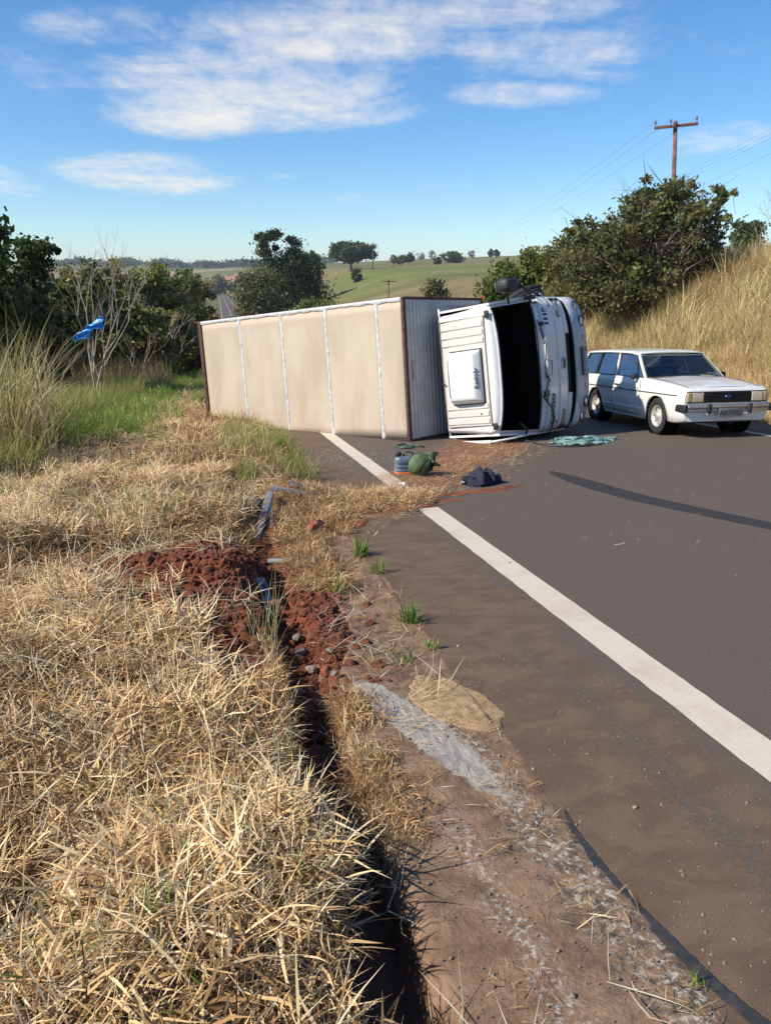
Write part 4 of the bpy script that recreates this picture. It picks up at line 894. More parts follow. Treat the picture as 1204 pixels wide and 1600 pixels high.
# bonnet lines
MB().tube([(-.44, .66, topz(-.44) + .012), (.2, .655, topz(.2) + .010), (.70, .63, topz(.7) + .008)], .004, 5).tube([(-.44, -.66, topz(-.44) + .012), (.2, -.655, topz(.2) + .010), (.70, -.63, topz(.7) + .008)], .004, 5).build('bonnet_gap', m_gap, car)
P = [[(x, y, topz(x) + .019 + .012 * math.cos(y / .34 * 1.45)) for y in np.linspace(-.34, .34, 13)] for x in np.linspace(-.42, .74, 12)]
MB().grid(P, flip=True).build('bonnet_bulge', m_carw, car)
# front end
xf = XF + .002
MB().bbox((xf - .03, -.71, .585), (xf + .012, .71, .772), .012).build('grille_frame', m_black, car)
MB().bbox((xf + .008, -.415, .60), (xf + .016, .415, .76), .002).build('grille_back', m_int, car)
for k in range(7): MB().bbox((xf + .010, -.41, .608 + k * .0225), (xf + .026, .41, .617 + k * .0225), .002).build('grille_slat', m_black, car)
for s_ in (-1, 1):
    h = MB().bbox((xf + .0, s_ * .525 - .10, .603), (xf + .028, s_ * .525 + .10, .757), .014).build('headlight', pm('warm_headlamp_glass', (.60, .52, .38), .15, .35, var=.25, scale=25, coat=.8), car)
    for kk in range(9): MB().box((xf + .027, s_ * .525 - .09 + kk * .0205, .615), (xf + .030, s_ * .525 - .087 + kk * .0205, .745)).build('lens_rib', m_lamp, h)
    MB().bbox((xf - .03, s_ * .672 - .038, .603), (xf + .024, s_ * .672 + .038, .757), .012).build('indicator', m_amber, car)
    MB().bbox((xf - .22, s_ * .752 - .035, .44), (xf + .075, s_ * .752 + .035, .565), .02).build('bumper_end', m_black, car)
    MB().bbox((xf + .07, s_ * .36 - .03, .415), (xf + .125, s_ * .36 + .03, .575), .015).build('overrider', m_black, car)
MB().bbox((xf + .01, -.72, .505), (xf + .085, .72, .555), .014).bbox((xf + .005, -.72, .45), (xf + .07, .72, .50), .014).build('front_bumper', pm('dull_chrome', (.50, .46, .40), .3, .8, var=.2, dirt=(.3, .2, .12), dirt_amt=.5), car)
MB().bbox((xf - .10, -.69, .28), (xf - .0, .69, .455), .03).build('front_valance', m_carw, car)
bd = MB().lathe([(.05, 0), (.048, .010), (.001, .013)], 24, M=Matrix.Translation((xf + .025, 0, .688)) @ Matrix.Rotation(R(90), 4, 'Y') @ Matrix.Diagonal((.42, 1, 1, 1))).build('oval_badge', m_chrome, car)
MB().lathe([(.041, .011), (.001, .0145)], 24, M=Matrix.Translation((xf + .025, 0, .688)) @ Matrix.Rotation(R(90), 4, 'Y') @ Matrix.Diagonal((.40, 1, 1, 1))).build('badge_field', m_blue, bd)
Mp = Matrix(((0, 0, 1, xf + .095), (1, 0, 0, .02), (0, 1, 0, .435), (0, 0, 0, 1)))
plate(car, Mp, .42, .14, 'ABO7571', None, pm('worn_plate_characters', (.06, .06, .06), .6), m_cplate, .10, -.004)
for s_ in (-1, 1): MB().bbox((xf + .06, s_ * .33 - .06, .40), (xf + .09, s_ * .33 + .06, .425), .005).build('bumper_slot', m_lamp, car)
MB().bbox((XR - .06, -.76, .45), (XR + .02, .76, .55), .02).build('rear_bumper', m_black, car)
for s_ in (-1, 1): MB().bbox((XR - .012, s_ * .60 - .10, .60), (XR + .02, s_ * .60 + .10, .78), .01).build('tail_light', pm('red_lens', (.35, .02, .015), .3), car)
MB().tube([(-.35, -.74, .92), (-.40, -.745, 1.0)], .004, 5).build('aerial', m_black, car)
for x in (0, WB):
    for s_ in (-1, 1): wheel(car, Matrix.Translation((x, s_ * .70, .312)) @ Matrix.Rotation(R(-90 * s_), 4, 'X'), .312, .18, .185, holes=8)
MB().tube([(0, -.6, .3), (0, .6, .3)], .04).build('front_axle', m_chassis, car)
MB().box((-3.2, -.6, .22), (.5, .6, .30)).build('underbody', m_chassis, car)
# ================================================================= blade tufts and scatter
def blades(n, spread, hmin, hmax, wmin, wmax, lean, droop, pal, seed, lying=0.0, segs=3, base_z=-.01, thick_z=.0, nrm=None):
    """n curved ribbons; returns V, F, C"""
    r = np.random.default_rng(seed); V = []; F = []; C = []; pal = np.array(pal)
    a0 = r.random(n) * 2 * np.pi; rad = np.sqrt(r.random(n)) * spread; bx = rad * np.cos(a0); by = rad * np.sin(a0)
    L = r.uniform(hmin, hmax, n); w = r.uniform(wmin, wmax, n); hd = r.random(n) * 2 * np.pi
    th = np.where(r.random(n) < lying, r.uniform(1.15, 1.62, n), np.abs(r.normal(0, lean, n))); cv = r.uniform(.2, 1, n) * droop
    z0 = base_z + r.random(n) * thick_z
    px, py, pz = bx.copy(), by.copy(), z0.copy(); ang = th.copy(); tw = r.uniform(-.8, .8, n); colr = pal[r.integers(0, len(pal), n)] * r.uniform(.75, 1.2, (n, 1)); kink = (r.random(n) < .3) * r.uniform(-1, 1, n)
    rows = []
    for k in range(segs + 1):
        t = k / segs; ww = w * (1 - t ** 2.2) * (.55 + .9 * min(t * 3, 1) * .5) * .5 + w * .02
        sd = hd + np.pi / 2 + tw * t; sx_, sy_ = np.cos(sd) * ww, np.sin(sd) * ww; sz_ = np.sin(tw) * ww * .6
        rows.append((np.stack([px - sx_, py - sy_, pz - sz_], 1), np.stack([px + sx_, py + sy_, pz + sz_], 1)))
        st = L / segs; px = px + np.cos(hd) * np.sin(ang) * st; py = py + np.sin(hd) * np.sin(ang) * st; pz = np.maximum(pz + np.cos(ang) * st, base_z); ang = ang + cv / segs + (kink if k == 1 else 0); hd = hd + r.normal(0, .12, n)
    V = np.stack([np.stack(q, 1) for q in rows], 1).reshape(-1, 3)      # n, segs+1, 2, 3
    b = (np.arange(n) * (segs + 1) * 2)[:, None]; k = np.arange(segs)[None, :] * 2
    q = (b + k); F = np.stack([q, q + 1, q + 3, q + 2], -1).reshape(-1, 4)
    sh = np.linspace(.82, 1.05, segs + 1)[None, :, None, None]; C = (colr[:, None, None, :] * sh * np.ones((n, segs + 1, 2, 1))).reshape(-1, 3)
    return V, F, C
def variant(name, parts, mat):
    Vs, Fs, Cs, o = [], [], [], 0
    for V, F, C in parts: Vs.append(V); Fs.append(F + o); Cs.append(C); o += len(V)
    return npmesh(name, np.concatenate(Vs), np.concatenate(Fs), mat, col=np.concatenate(Cs), link=False)
_ngc = {}
def scatter(name, pts, rot, scl, idx, variants, kind='stuff'):
    """one object; geometry nodes put a tuft on every vertex"""
    me = bpy.data.meshes.new(name); pts = np.asarray(pts, np.float32); me.vertices.add(len(pts)); me.vertices.foreach_set('co', pts.ravel())
    a = me.attributes.new('rot', 'FLOAT_VECTOR', 'POINT'); a.data.foreach_set('vector', np.asarray(rot, np.float32).ravel())
    a = me.attributes.new('scl', 'FLOAT', 'POINT'); a.data.foreach_set('value', np.asarray(scl, np.float32))
    a = me.attributes.new('idx', 'INT', 'POINT'); a.data.foreach_set('value', np.asarray(idx, np.int32))
    o = bpy.data.objects.new(name, me); COL.objects.link(o); o['kind'] = kind
    c = bpy.data.collections.new(name + '_tufts')
    for v in variants: c.objects.link(v)
    g = bpy.data.node_groups.new(name, 'GeometryNodeTree'); g.interface.new_socket('Geometry', in_out='INPUT', socket_type='NodeSocketGeometry'); g.interface.new_socket('Geometry', in_out='OUTPUT', socket_type='NodeSocketGeometry')
    N = g.nodes; gi = N.new('NodeGroupInput'); go = N.new('NodeGroupOutput'); ip = N.new('GeometryNodeInstanceOnPoints'); ci = N.new('GeometryNodeCollectionInfo')
    ci.inputs[0].default_value = c; ci.inputs['Separate Children'].default_value = True; ci.inputs['Reset Children'].default_value = True
    def at(nm, ty):
        q = N.new('GeometryNodeInputNamedAttribute'); q.data_type = ty; q.inputs[0].default_value = nm; return next(s for s in q.outputs if s.enabled)
    Lk = g.links.new; Lk(gi.outputs[0], ip.inputs['Points']); Lk(ci.outputs[0], ip.inputs['Instance']); ip.inputs['Pick Instance'].default_value = True
    Lk(at('idx', 'INT'), ip.inputs['Instance Index']); er = N.new('FunctionNodeEulerToRotation'); Lk(at('rot', 'FLOAT_VECTOR'), er.inputs[0]); Lk(er.outputs[0], ip.inputs['Rotation']); Lk(at('scl', 'FLOAT'), ip.inputs['Scale'])
    Lk(ip.outputs[0], go.inputs[0]); m = o.modifiers.new('tufts', 'NODES'); m.node_group = g
    return o
def place(name, l, s, variants, smin=.8, smax=1.25, tilt=.12, dz=0.0, z=None, road=False, weights=None, mult=None, patch=None):
    n = len(l); x, y = W2(l, s); zz = (zr(s) if road else H(l, s)) if z is None else z
    rot = np.stack([rng.normal(0, tilt, n), rng.normal(0, tilt, n), rng.random(n) * 6.283], 1); sc = rng.uniform(smin, smax, n)
    if mult is not None: sc = sc * mult
    idx = rng.choice(len(variants), n, p=weights)
    if patch: idx = np.clip((fbm(l, s, patch[0], 3, 57) - .5 + rng.normal(0, patch[1], n)) * 3.2 * len(variants) + len(variants) / 2, 0, len(variants) - 1).astype(int)
    return scatter(name, np.stack([x, y, zz + dz], 1), rot, sc, idx, variants)
STRAW = [(.80, .60, .27), (.68, .46, .18), (.86, .68, .36), (.50, .31, .12), (.88, .75, .46), (.34, .19, .08), (.74, .51, .21)]
STRAW = [(.78, .56, .31), (.62, .41, .20), (.86, .68, .44), (.42, .25, .12), (.90, .80, .60), (.27, .155, .08), (.70, .48, .25)]
STRAW = [(a * 1.03, g * .985, b * .85) for a, g, b in STRAW]
STRAWD = [(.30, .18, .085), (.18, .10, .05), (.40, .25, .12), (.12, .065, .035)]
GREENB = [(.17, .28, .05), (.24, .36, .07), (.13, .22, .04), (.34, .42, .11)]
OLIVE = [(.32, .33, .09), (.44, .41, .15), (.25, .28, .07)]
def U(a, b, n): return rng.uniform(a, b, n)
# --- foreground mown straw: thick mat of broken dry leaves
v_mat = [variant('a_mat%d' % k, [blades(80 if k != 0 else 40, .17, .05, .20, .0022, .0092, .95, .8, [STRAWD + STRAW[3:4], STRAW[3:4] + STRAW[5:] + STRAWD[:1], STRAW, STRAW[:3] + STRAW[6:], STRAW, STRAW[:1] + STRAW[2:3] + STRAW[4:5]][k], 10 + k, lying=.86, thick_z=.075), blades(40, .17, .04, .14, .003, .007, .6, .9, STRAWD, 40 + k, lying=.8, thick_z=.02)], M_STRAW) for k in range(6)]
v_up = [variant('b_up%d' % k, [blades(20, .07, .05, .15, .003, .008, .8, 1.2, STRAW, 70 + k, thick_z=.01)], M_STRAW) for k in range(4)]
def verge_mask(l, s):    # where the mown grass lies
    e = .23 + .05 * np.sin(s * 3.1) + .22 * smooth((s - 6.7) / 1.0) + .60 * smooth((s - 8.0) / 1.6) + .12 * (fbm(s, s * 0, 1.2, 3, 31) - .5)
    return l < e
redmask = lambda l, s: np.clip(gauss(l, s, .12, 5.15, .46, .95) * 1.55 + gauss(l, s, -.42, 5.6, .6, .5) * 1.1 + gauss(l, s, .42, 4.4, .30, 1.0) * 1.8 + gauss(l, s, .15, 4.1, .3, .35), 0, 1)
ls, ss = [], []
for (s0, s1, l0, l1, d) in ((.7, 2.5, -1.6, .42, 190), (2.5, 4.5, -2.6, .5, 120), (4.5, 7.5, -4.2, 1.0, 85), (7.5, 12, -6.5, 1.35, 48), (12, 20, -9, 1.3, 30), (20, 34, -12, 1.2, 14)):
    n = int((s1 - s0) * (l1 - l0) * d); l_, s_ = U(l0, l1, n), U(s0, s1, n); k = verge_mask(l_, s_) & (rng.random(n) > redmask(l_, s_) * 1.05) & (rng.random(n) < .1 + 1.5 * fbm(l_, s_, 2.2, 3, 17)); ls.append(l_[k]); ss.append(s_[k])
ls = np.concatenate(ls); ss = np.concatenate(ss)
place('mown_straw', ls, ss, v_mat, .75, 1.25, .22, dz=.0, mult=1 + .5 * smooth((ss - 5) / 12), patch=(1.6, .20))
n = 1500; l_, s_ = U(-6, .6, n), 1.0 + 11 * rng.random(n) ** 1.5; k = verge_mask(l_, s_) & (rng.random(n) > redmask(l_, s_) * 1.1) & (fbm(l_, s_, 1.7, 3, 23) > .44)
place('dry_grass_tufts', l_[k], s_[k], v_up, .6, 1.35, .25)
# individual broad leaves and long stalks lying about
v_stalk = [variant('s_stalk%d' % k, [blades(7, .10, .16, .38, .0025, .0075, 1.3, .5, [(.74, .62, .40), (.66, .52, .30), (.80, .70, .50)], 90 + k, lying=.85, segs=4, thick_z=.07)], M_STRAW) for k in range(5)]
n = 1100; l_, s_ = U(-3.5, .5, n), .8 + 8 * rng.random(n) ** 1.4; k = verge_mask(l_, s_) & (rng.random(n) > redmask(l_, s_) * .6)
place('dry_stalks', l_[k], s_[k], v_stalk, .6, 1.1, .1, dz=.03)
# sparse green shoots through the straw
v_gr = [variant('g_gr%d' % k, [blades(9, .05, .10, .26, .004, .010, .45, .9, GREENB, 120 + k)], M_GREEN) for k in range(4)]
n = 1700; l_, s_ = U(-4, .35, n), 1.0 + 12 * rng.random(n) ** 1.3; k = verge_mask(l_, s_) & (rng.random(n) > redmask(l_, s_) * 1.3) & (fbm(l_, s_, .8, 3, 37) > .50)
place('green_shoots', l_[k], s_[k], v_gr, .5, 1.1, .2)
# broad-bladed green tufts that root on the gutter edge, one by one
def tuft(px, py, n, h, seed, label, pal=GREENB, lean=.7, hm=.0, w=.012):
    l, s = gp(px, py); V, F, C = blades(n, .05, h * .5, h, w * .5, w, lean, .9, pal, seed, segs=4)
    p = P3(l, s, .01 + hm); V = V + np.array(p); o = npmesh('grass_tuft', V - np.array(p), F, M_GREEN, col=C); o.location = p
    return tagp(o, label, 'grass tuft')
tuft(563, 868, 60, .22, 301, 'bright green grass tuft at the asphalt edge beside the spilled red soil', w=.016)
tuft(590, 896, 34, .17, 302, 'small green grass tuft just below the brightest tuft on the asphalt edge')
tuft(640, 972, 70, .19, 303, 'dense round green grass tuft growing alone on the brown silted shoulder', w=.013)
tuft(676, 1014, 14, .14, 304, 'few thin green blades on the shoulder just above the sand patch')
tuft(632, 1040, 12, .16, 309, 'thin green sprig lying flat left of the sand patch', lean=1.2)
tuft(1086, 1548, 22, .075, 305, 'tiny green weed beside the dark stain at the bottom right', w=.006)
tuft(530, 928, 40, .20, 306, 'pale olive grass tuft leaning over the broken gutter', OLIVE, w=.010)
tuft(458, 742, 60, .40, 307, 'green grass tuft at the verge edge near the truck box', w=.014); tuft(440, 712, 70, .42, 308, 'taller green grass clump under the truck box by the road edge', w=.014)
V, F, C = blades(34, .10, .25, .55, .003, .006, .22, .5, [(.62, .55, .26), (.55, .50, .22), (.70, .62, .34)], 311, segs=4); p = P3(*gp(410, 1010)); o = npmesh('grass_tuft', V, F, M_STRAW, col=C); o.location = p; tagp(o, 'tall pale yellow grass stalks standing at the lower edge of the red soil', 'grass tuft')
# grass fringe hanging over both lips of the trench and on the kerb
n = 620; s_ = .8 + 3.3 * rng.random(n); l_ = trench_c(s_) + np.where(rng.random(n) < .72, -.12 - .06 * rng.random(n), .13 + .05 * rng.random(n))
kk = (l_ < trench_c(s_)) | ((s_ > 2.3) & (s_ < 3.1))
place('trench_fringe', l_[kk], s_[kk], v_up, .5, 1.0, .5)
n = 110; s_ = 2.1 + 1.2 * rng.random(n); l_ = .50 + .15 * rng.random(n)
place('gutter_straw', l_, s_, v_mat[:3] + v_up, .35, .75, .3, dz=.02, mult=np.where(s_ < 2.6, .7, 1))
# loose straw: on the red spill, the ledge and the road
v_loose = [variant('l_loose%d' % k, [blades(12, .16, .05, .20, .0025, .006, 1.3, .4, STRAW, 150 + k, lying=1.0, thick_z=.012)], M_STRAW) for k in range(5)]
k_ = rng.random(520); l_ = 1.1 + k_ * 3.6 + rng.normal(0, .28, 520); s_ = 7.35 + k_ * 3.6 + rng.normal(0, .42, 520)
place('loose_straw', l_, s_, v_loose, .5, 1.1, .03, dz=.012, road=True)
n = 170; l_ = U(.5, 1.15, n); s_ = 1.2 + 5.5 * rng.random(n)
place('ledge_straw', l_, s_, v_loose[:3] + [v_stalk[0]], .25, .8, .05, dz=.028)
n = 120; place('road_straw', U(1.25, 6.5, n), U(3.5, 11.5, n), [variant('r_r%d' % k, [blades(2, .2, .03, .10, .002, .005, 1.3, .3, STRAW, 170 + k, lying=1.0)], M_STRAW) for k in range(4)], .6, 1.2, .02, dz=.010, road=True)
n = 380; k_ = rng.random(n); l_ = 1.0 + 1.15 * k_ + rng.normal(0, .12, n); s_ = 7.55 + .25 * k_ + rng.normal(0, .20, n)
place('straw_heap', l_, s_, v_mat, .4, .8, .3, dz=.02, z=np.maximum(H(l_, s_), zr(s_)))
n = 520; s_ = 5.0 + 3.6 * rng.random(n); l_ = .60 + (.28 + .45 * smooth((s_ - 6.0) / .8)) * rng.random(n)
place('gutter_edge_straw', l_, s_, v_mat[:3] + v_up[:2], .4, .85, .3, dz=.02)
n = 300; l_ = 1.18 + .9 * rng.random(n); s_ = 8.6 + 4 * rng.random(n); kk = l_ < 1.25 + .25 * fbm(s_, s_ * 0, 2, 2, 3)
# --- greener, longer grass along the left verge and before the shrubs
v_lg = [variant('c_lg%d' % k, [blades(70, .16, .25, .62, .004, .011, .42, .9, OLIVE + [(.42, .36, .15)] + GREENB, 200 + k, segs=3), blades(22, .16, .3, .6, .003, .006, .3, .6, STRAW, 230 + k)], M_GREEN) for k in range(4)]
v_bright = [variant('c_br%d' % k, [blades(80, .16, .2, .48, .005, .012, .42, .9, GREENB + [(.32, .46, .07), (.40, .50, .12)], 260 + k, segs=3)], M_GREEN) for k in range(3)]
def scat_region(cnt, l0, l1, s0, s1, f): 
    l_, s_ = U(l0, l1, cnt), U(s0, s1, cnt); k = rng.random(cnt) < f(l_, s_); return l_[k], s_[k]
lf_edge = lambda s: -1.9 - .045 * (s - 10) + .7 * np.sin(s * .33)
l_, s_ = scat_region(7000, -16, 1.2, 10, 48, lambda l, s: np.where(l < lf_edge(s), 1, .0) * (1 - .5 * smooth((s - 30) / 15))); place('long_verge_grass', l_, s_, v_lg, .7, 1.5, .15)
l_, s_ = scat_region(3600, -7, .9, 12, 42, lambda l, s: np.clip(gauss(l, s, -3.6, 17.5, 2.0, 5) * 2.0 + gauss(l, s, -3.2, 27, 1.8, 5) + gauss(l, s, -.9, 33, 1.6, 6) * .8 + gauss(l, s, .95, 11.4, .3, 1.2) * .35 + gauss(l, s, -2.3, 21, 1, 2) * .6, 0, 1)); place('bright_green_grass', l_, s_, v_bright, .6, 1.2, .15)
l_, s_ = scat_region(380, .2, 1.4, 9.0, 15, lambda l, s: .6 * (l < 1.32)); place('verge_edge_grass', l_, s_, v_lg[:2] + v_up, .4, .8, .2)
# --- tall dry guinea grass on the right bank
BANKC = [(.76, .58, .31), (.66, .48, .23), (.84, .69, .41), (.52, .36, .17), (.80, .64, .36), (.44, .31, .14), (.56, .48, .22)]
v_tall = [variant('t_tall%d' % k, [blades(56, .24, .5, 1.4, .007, .020, .34, 1.3, [BANKC[3:4] + BANKC[5:], BANKC, BANKC, BANKC[:3], BANKC[:3] + OLIVE[:2]][k], 320 + k, segs=4), blades(16, .22, .4, 1.1, .008, .018, .7, 1.6, OLIVE + BANKC, 350 + k, segs=4)], M_STRAW) for k in range(5)]
v_mid = [variant('t_mid%d' % k, [blades(70, .22, .18, .55, .005, .012, .5, .9, BANKC + STRAW[:3] + OLIVE[:1], 380 + k, lying=.3, segs=3)], M_STRAW) for k in range(4)]
def bank_f(l, s): return smooth((l - 11.6) / 1.6) * (.55 + .45 * (fbm(l, s, .5, 3, 71) > .42))
n = 15000; s_ = 6 + 58 * rng.random(n) ** 1.15; l_ = U(11.2, 26, n); k = rng.random(n) < bank_f(l_, s_); place('tall_dry_grass', l_[k], s_[k], v_tall, .6, 1.15, .14, mult=(.55 + .45 * smooth((l_[k] - 11.5) / 3)) * (.6 + .8 * fbm(l_[k], s_[k], .45, 3, 73)), patch=(.55, .15))
n = 9000; s_ = 6 + 60 * rng.random(n) ** 1.15; l_ = 10.1 + 4.5 * rng.random(n); place('bank_foot_grass', l_, s_, v_mid, .5, 1.1, .2, mult=.5 + .7 * smooth((l_ - 10.2) / 2), patch=(.5, .15))
n = 7000; s_ = 40 + 110 * rng.random(n); l_ = U(12, 60, n); place('far_dry_grass', l_, s_, v_mid + v_tall[:2], .9, 1.6, .15)
# --- tall reeds at the left edge of the picture
REED = [(.56, .46, .22), (.44, .37, .16), (.34, .33, .11), (.24, .27, .07), (.66, .53, .30), (.36, .24, .12)]
v_reed = [variant('d_reed%d' % k, [blades(34, .34, .9, 2.35, .010, .026, .30, 1.2, REED, 420 + k, segs=5), blades(40, .35, .5, 1.3, .006, .016, .5, 1.1, REED + STRAWD, 450 + k, segs=4)], M_GREEN) for k in range(4)]
n = 90; q_ = np.array([gp(rng.uniform(-90, 62), rng.uniform(672, 735)) for _ in range(n)]); l_, s_ = q_[:, 0], q_[:, 1]; k = rng.random(n) < .42; place('tall_reeds', l_[k], s_[k], v_reed, .75, 1.1, .12)
n = 260; l_ = U(-12, -5.0, n); s_ = U(15, 30, n); k = l_ < -4.0 - .14 * (s_ - 10) ; place('reed_thicket', l_[k], s_[k], v_reed, .6, 1.0, .12)
# ================================================================= trees and shrubs
def raydir(px, py):
    a = (px - 602) / 1200; b = (800 - py) / 1200
    r = np.array([a, math.cos(_p) + math.sin(_p) * b, b * math.cos(_p) - math.sin(_p)]); h = math.hypot(r[0], r[1]); return r[0] / h, r[1] / h, r[2] / h
def site(px, dist, py_top=430, sink=0.0):
    dx, dy, k = raydir(px, py_top); x, y = dx * dist, dy * dist; l, s = SL(x, y); z = float(H(l, s)) - sink
    return Vector((x, y, z)), 1.75 + k * dist - z       # base point, height to the given picture row
DARK = [(.050, .072, .022), (.070, .098, .030), (.038, .055, .018), (.10, .12, .04)]
MIDG = [(.095, .125, .032), (.13, .165, .045), (.07, .095, .028), (.18, .20, .065), (.15, .15, .05)]
OLV = [(.15, .16, .05), (.20, .19, .065), (.11, .12, .038), (.25, .22, .09), (.30, .24, .12)]
BLUEG = [(.065, .088, .042), (.095, .12, .06), (.05, .07, .034), (.13, .15, .075)]
def crown(blobs, n, leaf, pal, seed, clusters=60, tight=.22, shell=.55, up=.3, aspect=1.9):
    r = np.random.default_rng(seed); pal = np.array(pal); w_ = np.array([b[1][0] * b[1][1] * b[1][2] for b in blobs]) ** .7; w_ /= w_.sum()
    bi = r.choice(len(blobs), clusters, p=w_); d = r.normal(size=(clusters, 3)); d /= np.linalg.norm(d, axis=1)[:, None]; rad = shell + (1 - shell) * r.random(clusters) ** .6
    c0 = np.array([blobs[i][0] for i in bi]); rr = np.array([blobs[i][1] for i in bi]); cc = c0 + d * rr * rad[:, None]
    ci = r.integers(0, clusters, n); cr = (rr.mean(1) * tight * r.uniform(.6, 1.5, clusters))[ci]
    g = r.normal(size=(n, 3)) * np.array([1, 1, .7]); p = cc[ci] + g * cr[:, None]
    nrm = r.normal(size=(n, 3)); nrm[:, 2] += up; nrm /= np.linalg.norm(nrm, axis=1)[:, None]; t = np.cross(nrm, r.normal(size=(n, 3))); t /= np.linalg.norm(t, axis=1)[:, None]; b = np.cross(nrm, t)
    sz = leaf * r.uniform(.55, 1.35, n)[:, None]; t = t * sz * .5 * aspect; b = b * sz * .5
    V = np.stack([p - t, p - t * .1 + b, p + t, p - t * .1 - b], 1).reshape(-1, 3); F = np.arange(n * 4).reshape(n, 4)
    cl = pal[r.integers(0, len(pal), clusters)] * r.uniform(.75, 1.25, (clusters, 1)); col = (cl[ci] * .65 + pal[r.integers(0, len(pal), n)] * .35) * r.uniform(.75, 1.25, (n, 1))
    return V, F, np.repeat(col, 4, 0), cc
def limbs(mb, cc, base, fork_h, r0, seed, k=16, sides=6, wig=.12, trunks=1, twigs=0):
    r = random.Random(seed); 
    for tix in range(trunks):
        off = Vector((r.uniform(-1, 1), r.uniform(-1, 1), 0)) * r0 * (3 if trunks > 1 else 0)
        f = Vector((base[0] + r.uniform(-.1, .1) * fork_h, base[1] + r.uniform(-.1, .1) * fork_h, base[2] + fork_h)) + off * 2
        b0 = Vector(base) + off; m = (b0 + f) / 2 + Vector((r.uniform(-1, 1), r.uniform(-1, 1), 0)) * fork_h * .06
        mb.tube([b0 - Vector((0, 0, .3)), b0 + Vector((0, 0, .02 * fork_h)), m, f], [r0 * 1.35, r0, r0 * .85, r0 * .7], 8)
        for i in r.sample(range(len(cc)), min(len(cc), k)):
            e = Vector(cc[i]); d = e - f; ln = d.length; q1 = f + d * .35 + Vector((r.uniform(-1, 1), r.uniform(-1, 1), r.uniform(-.2, 1))) * ln * wig; q2 = f + d * .7 + Vector((r.uniform(-1, 1), r.uniform(-1, 1), r.uniform(-.2, .6))) * ln * wig
            rr = r0 * r.uniform(.28, .5); mb.tube([f - Vector((0, 0, r0)), q1, q2, e], [rr, rr * .75, rr * .5, rr * .15], sides, cap=False)
            for _ in range(twigs):
                a = q1.lerp(e, r.random()); mb.tube([a, a + Vector((r.uniform(-1, 1), r.uniform(-1, 1), r.uniform(-.3, 1))) * ln * .18, a + Vector((r.uniform(-1, 1), r.uniform(-1, 1), r.uniform(-.3, 1))) * ln * .3], [rr * .3, rr * .2, rr * .06], 4, cap=False)
def tree(name, label, cat, px, dist, py_top, wpx, n, leaf, pal, seed, blobs=None, group=None, fork=.3, r0=None, cl=60, tight=.22, shell=.55, mat=None, bark=None, kk=14, trunks=1, aspect=1.9, wide=.8, twigs=0):
    base, h = site(px, dist, py_top); wd = wpx / 1200 * dist * 1.02
    if blobs is None: blobs = [((0, 0, .62), (.5, .45, .38))]
    B = [((b[0][0] * wd, b[0][1] * wd * wide, b[0][2] * h), (b[1][0] * wd, b[1][1] * wd * wide, b[1][2] * h)) for b in blobs]
    # turn the local x axis across the line of sight
    th = math.atan2(base.y, base.x) - math.pi / 2
    V, F, C, cc = crown(B, n, leaf, pal, seed, cl, tight, shell, aspect=aspect)
    root = empty(name, base, (0, 0, th)); tagp(root, label, cat, group)
    npmesh('crown', V, F, mat or M_LEAF, root, col=C)
    mb = MB(); limbs(mb, cc, (0, 0, 0), h * fork, r0 or h * .03, seed, kk, trunks=trunks, twigs=twigs); mb.build('trunk' if trunks == 1 else 'stems', bark or M_BARK, root)
    return root
# big shrubby tree on the right bank
tree('bushy_tree', 'large dark bushy tree on the dry grass bank in front of the wooden pole', 'tree', 1012, 28, 262, 225, 25000, .078, DARK[1:2] + [OLV[0], OLV[2], (.13, .12, .05), (.17, .17, .07)], 501,
     [((-.02, 0, .58), (.30, .34, .24)), ((.22, 0, .66), (.26, .3, .24)), ((-.26, 0, .44), (.26, .3, .26)), ((.10, 0, .84), (.20, .24, .14)), ((.33, 0, .52), (.17, .2, .20)), ((-.36, .1, .62), (.14, .2, .10)), ((.46, 0, .80), (.10, .14, .12)), ((0, -.1, .30), (.40, .3, .20))], fork=.22, r0=.13, cl=330, tight=.115, shell=.30, kk=120, trunks=3, aspect=2.2, twigs=3)
tree('bushy_tree', 'lower spreading bush with brown twigs left of the large dark tree on the bank', 'bush', 925, 31, 348, 120, 7000, .085, OLV + MIDG, 502,
     [((0, 0, .5), (.45, .4, .35)), ((-.30, 0, .72), (.22, .2, .16)), ((.25, 0, .45), (.3, .3, .35))], fork=.15, r0=.08, cl=110, tight=.2, shell=.35, kk=34, trunks=3, twigs=3)
tree('green_bush', 'bright green leafy bush behind the raised truck wheel', 'bush', 820, 38, 393, 120, 19000, .11, [(.12, .16, .035), (.17, .20, .05), (.085, .12, .028), (.22, .22, .07)], 503,
     [((-.22, 0, .5), (.26, .3, .42)), ((.15, 0, .55), (.3, .3, .42)), ((.4, 0, .4), (.2, .3, .36)), ((0, -.1, .25), (.48, .3, .28))], fork=.12, r0=.06, cl=100, tight=.22, shell=.4, trunks=3)
tree('green_bush', 'olive green bush between the cab bumper and the large dark tree', 'bush', 905, 33, 430, 110, 9000, .10, OLV + [(.32, .25, .13)], 504, [((0, 0, .45), (.5, .4, .48))], fork=.12, r0=.05, cl=90, tight=.24, shell=.3, trunks=3)
tree('brown_bush', 'dry brown twiggy bush rising above the green bush near the tyre', 'bush', 868, 40, 398, 60, 3500, .12, [(.24, .18, .09), (.18, .14, .07), (.30, .23, .12)], 505, [((0, 0, .55), (.5, .4, .42))], fork=.2, r0=.05, cl=50, shell=.3, trunks=3, mat=M_STRAW)
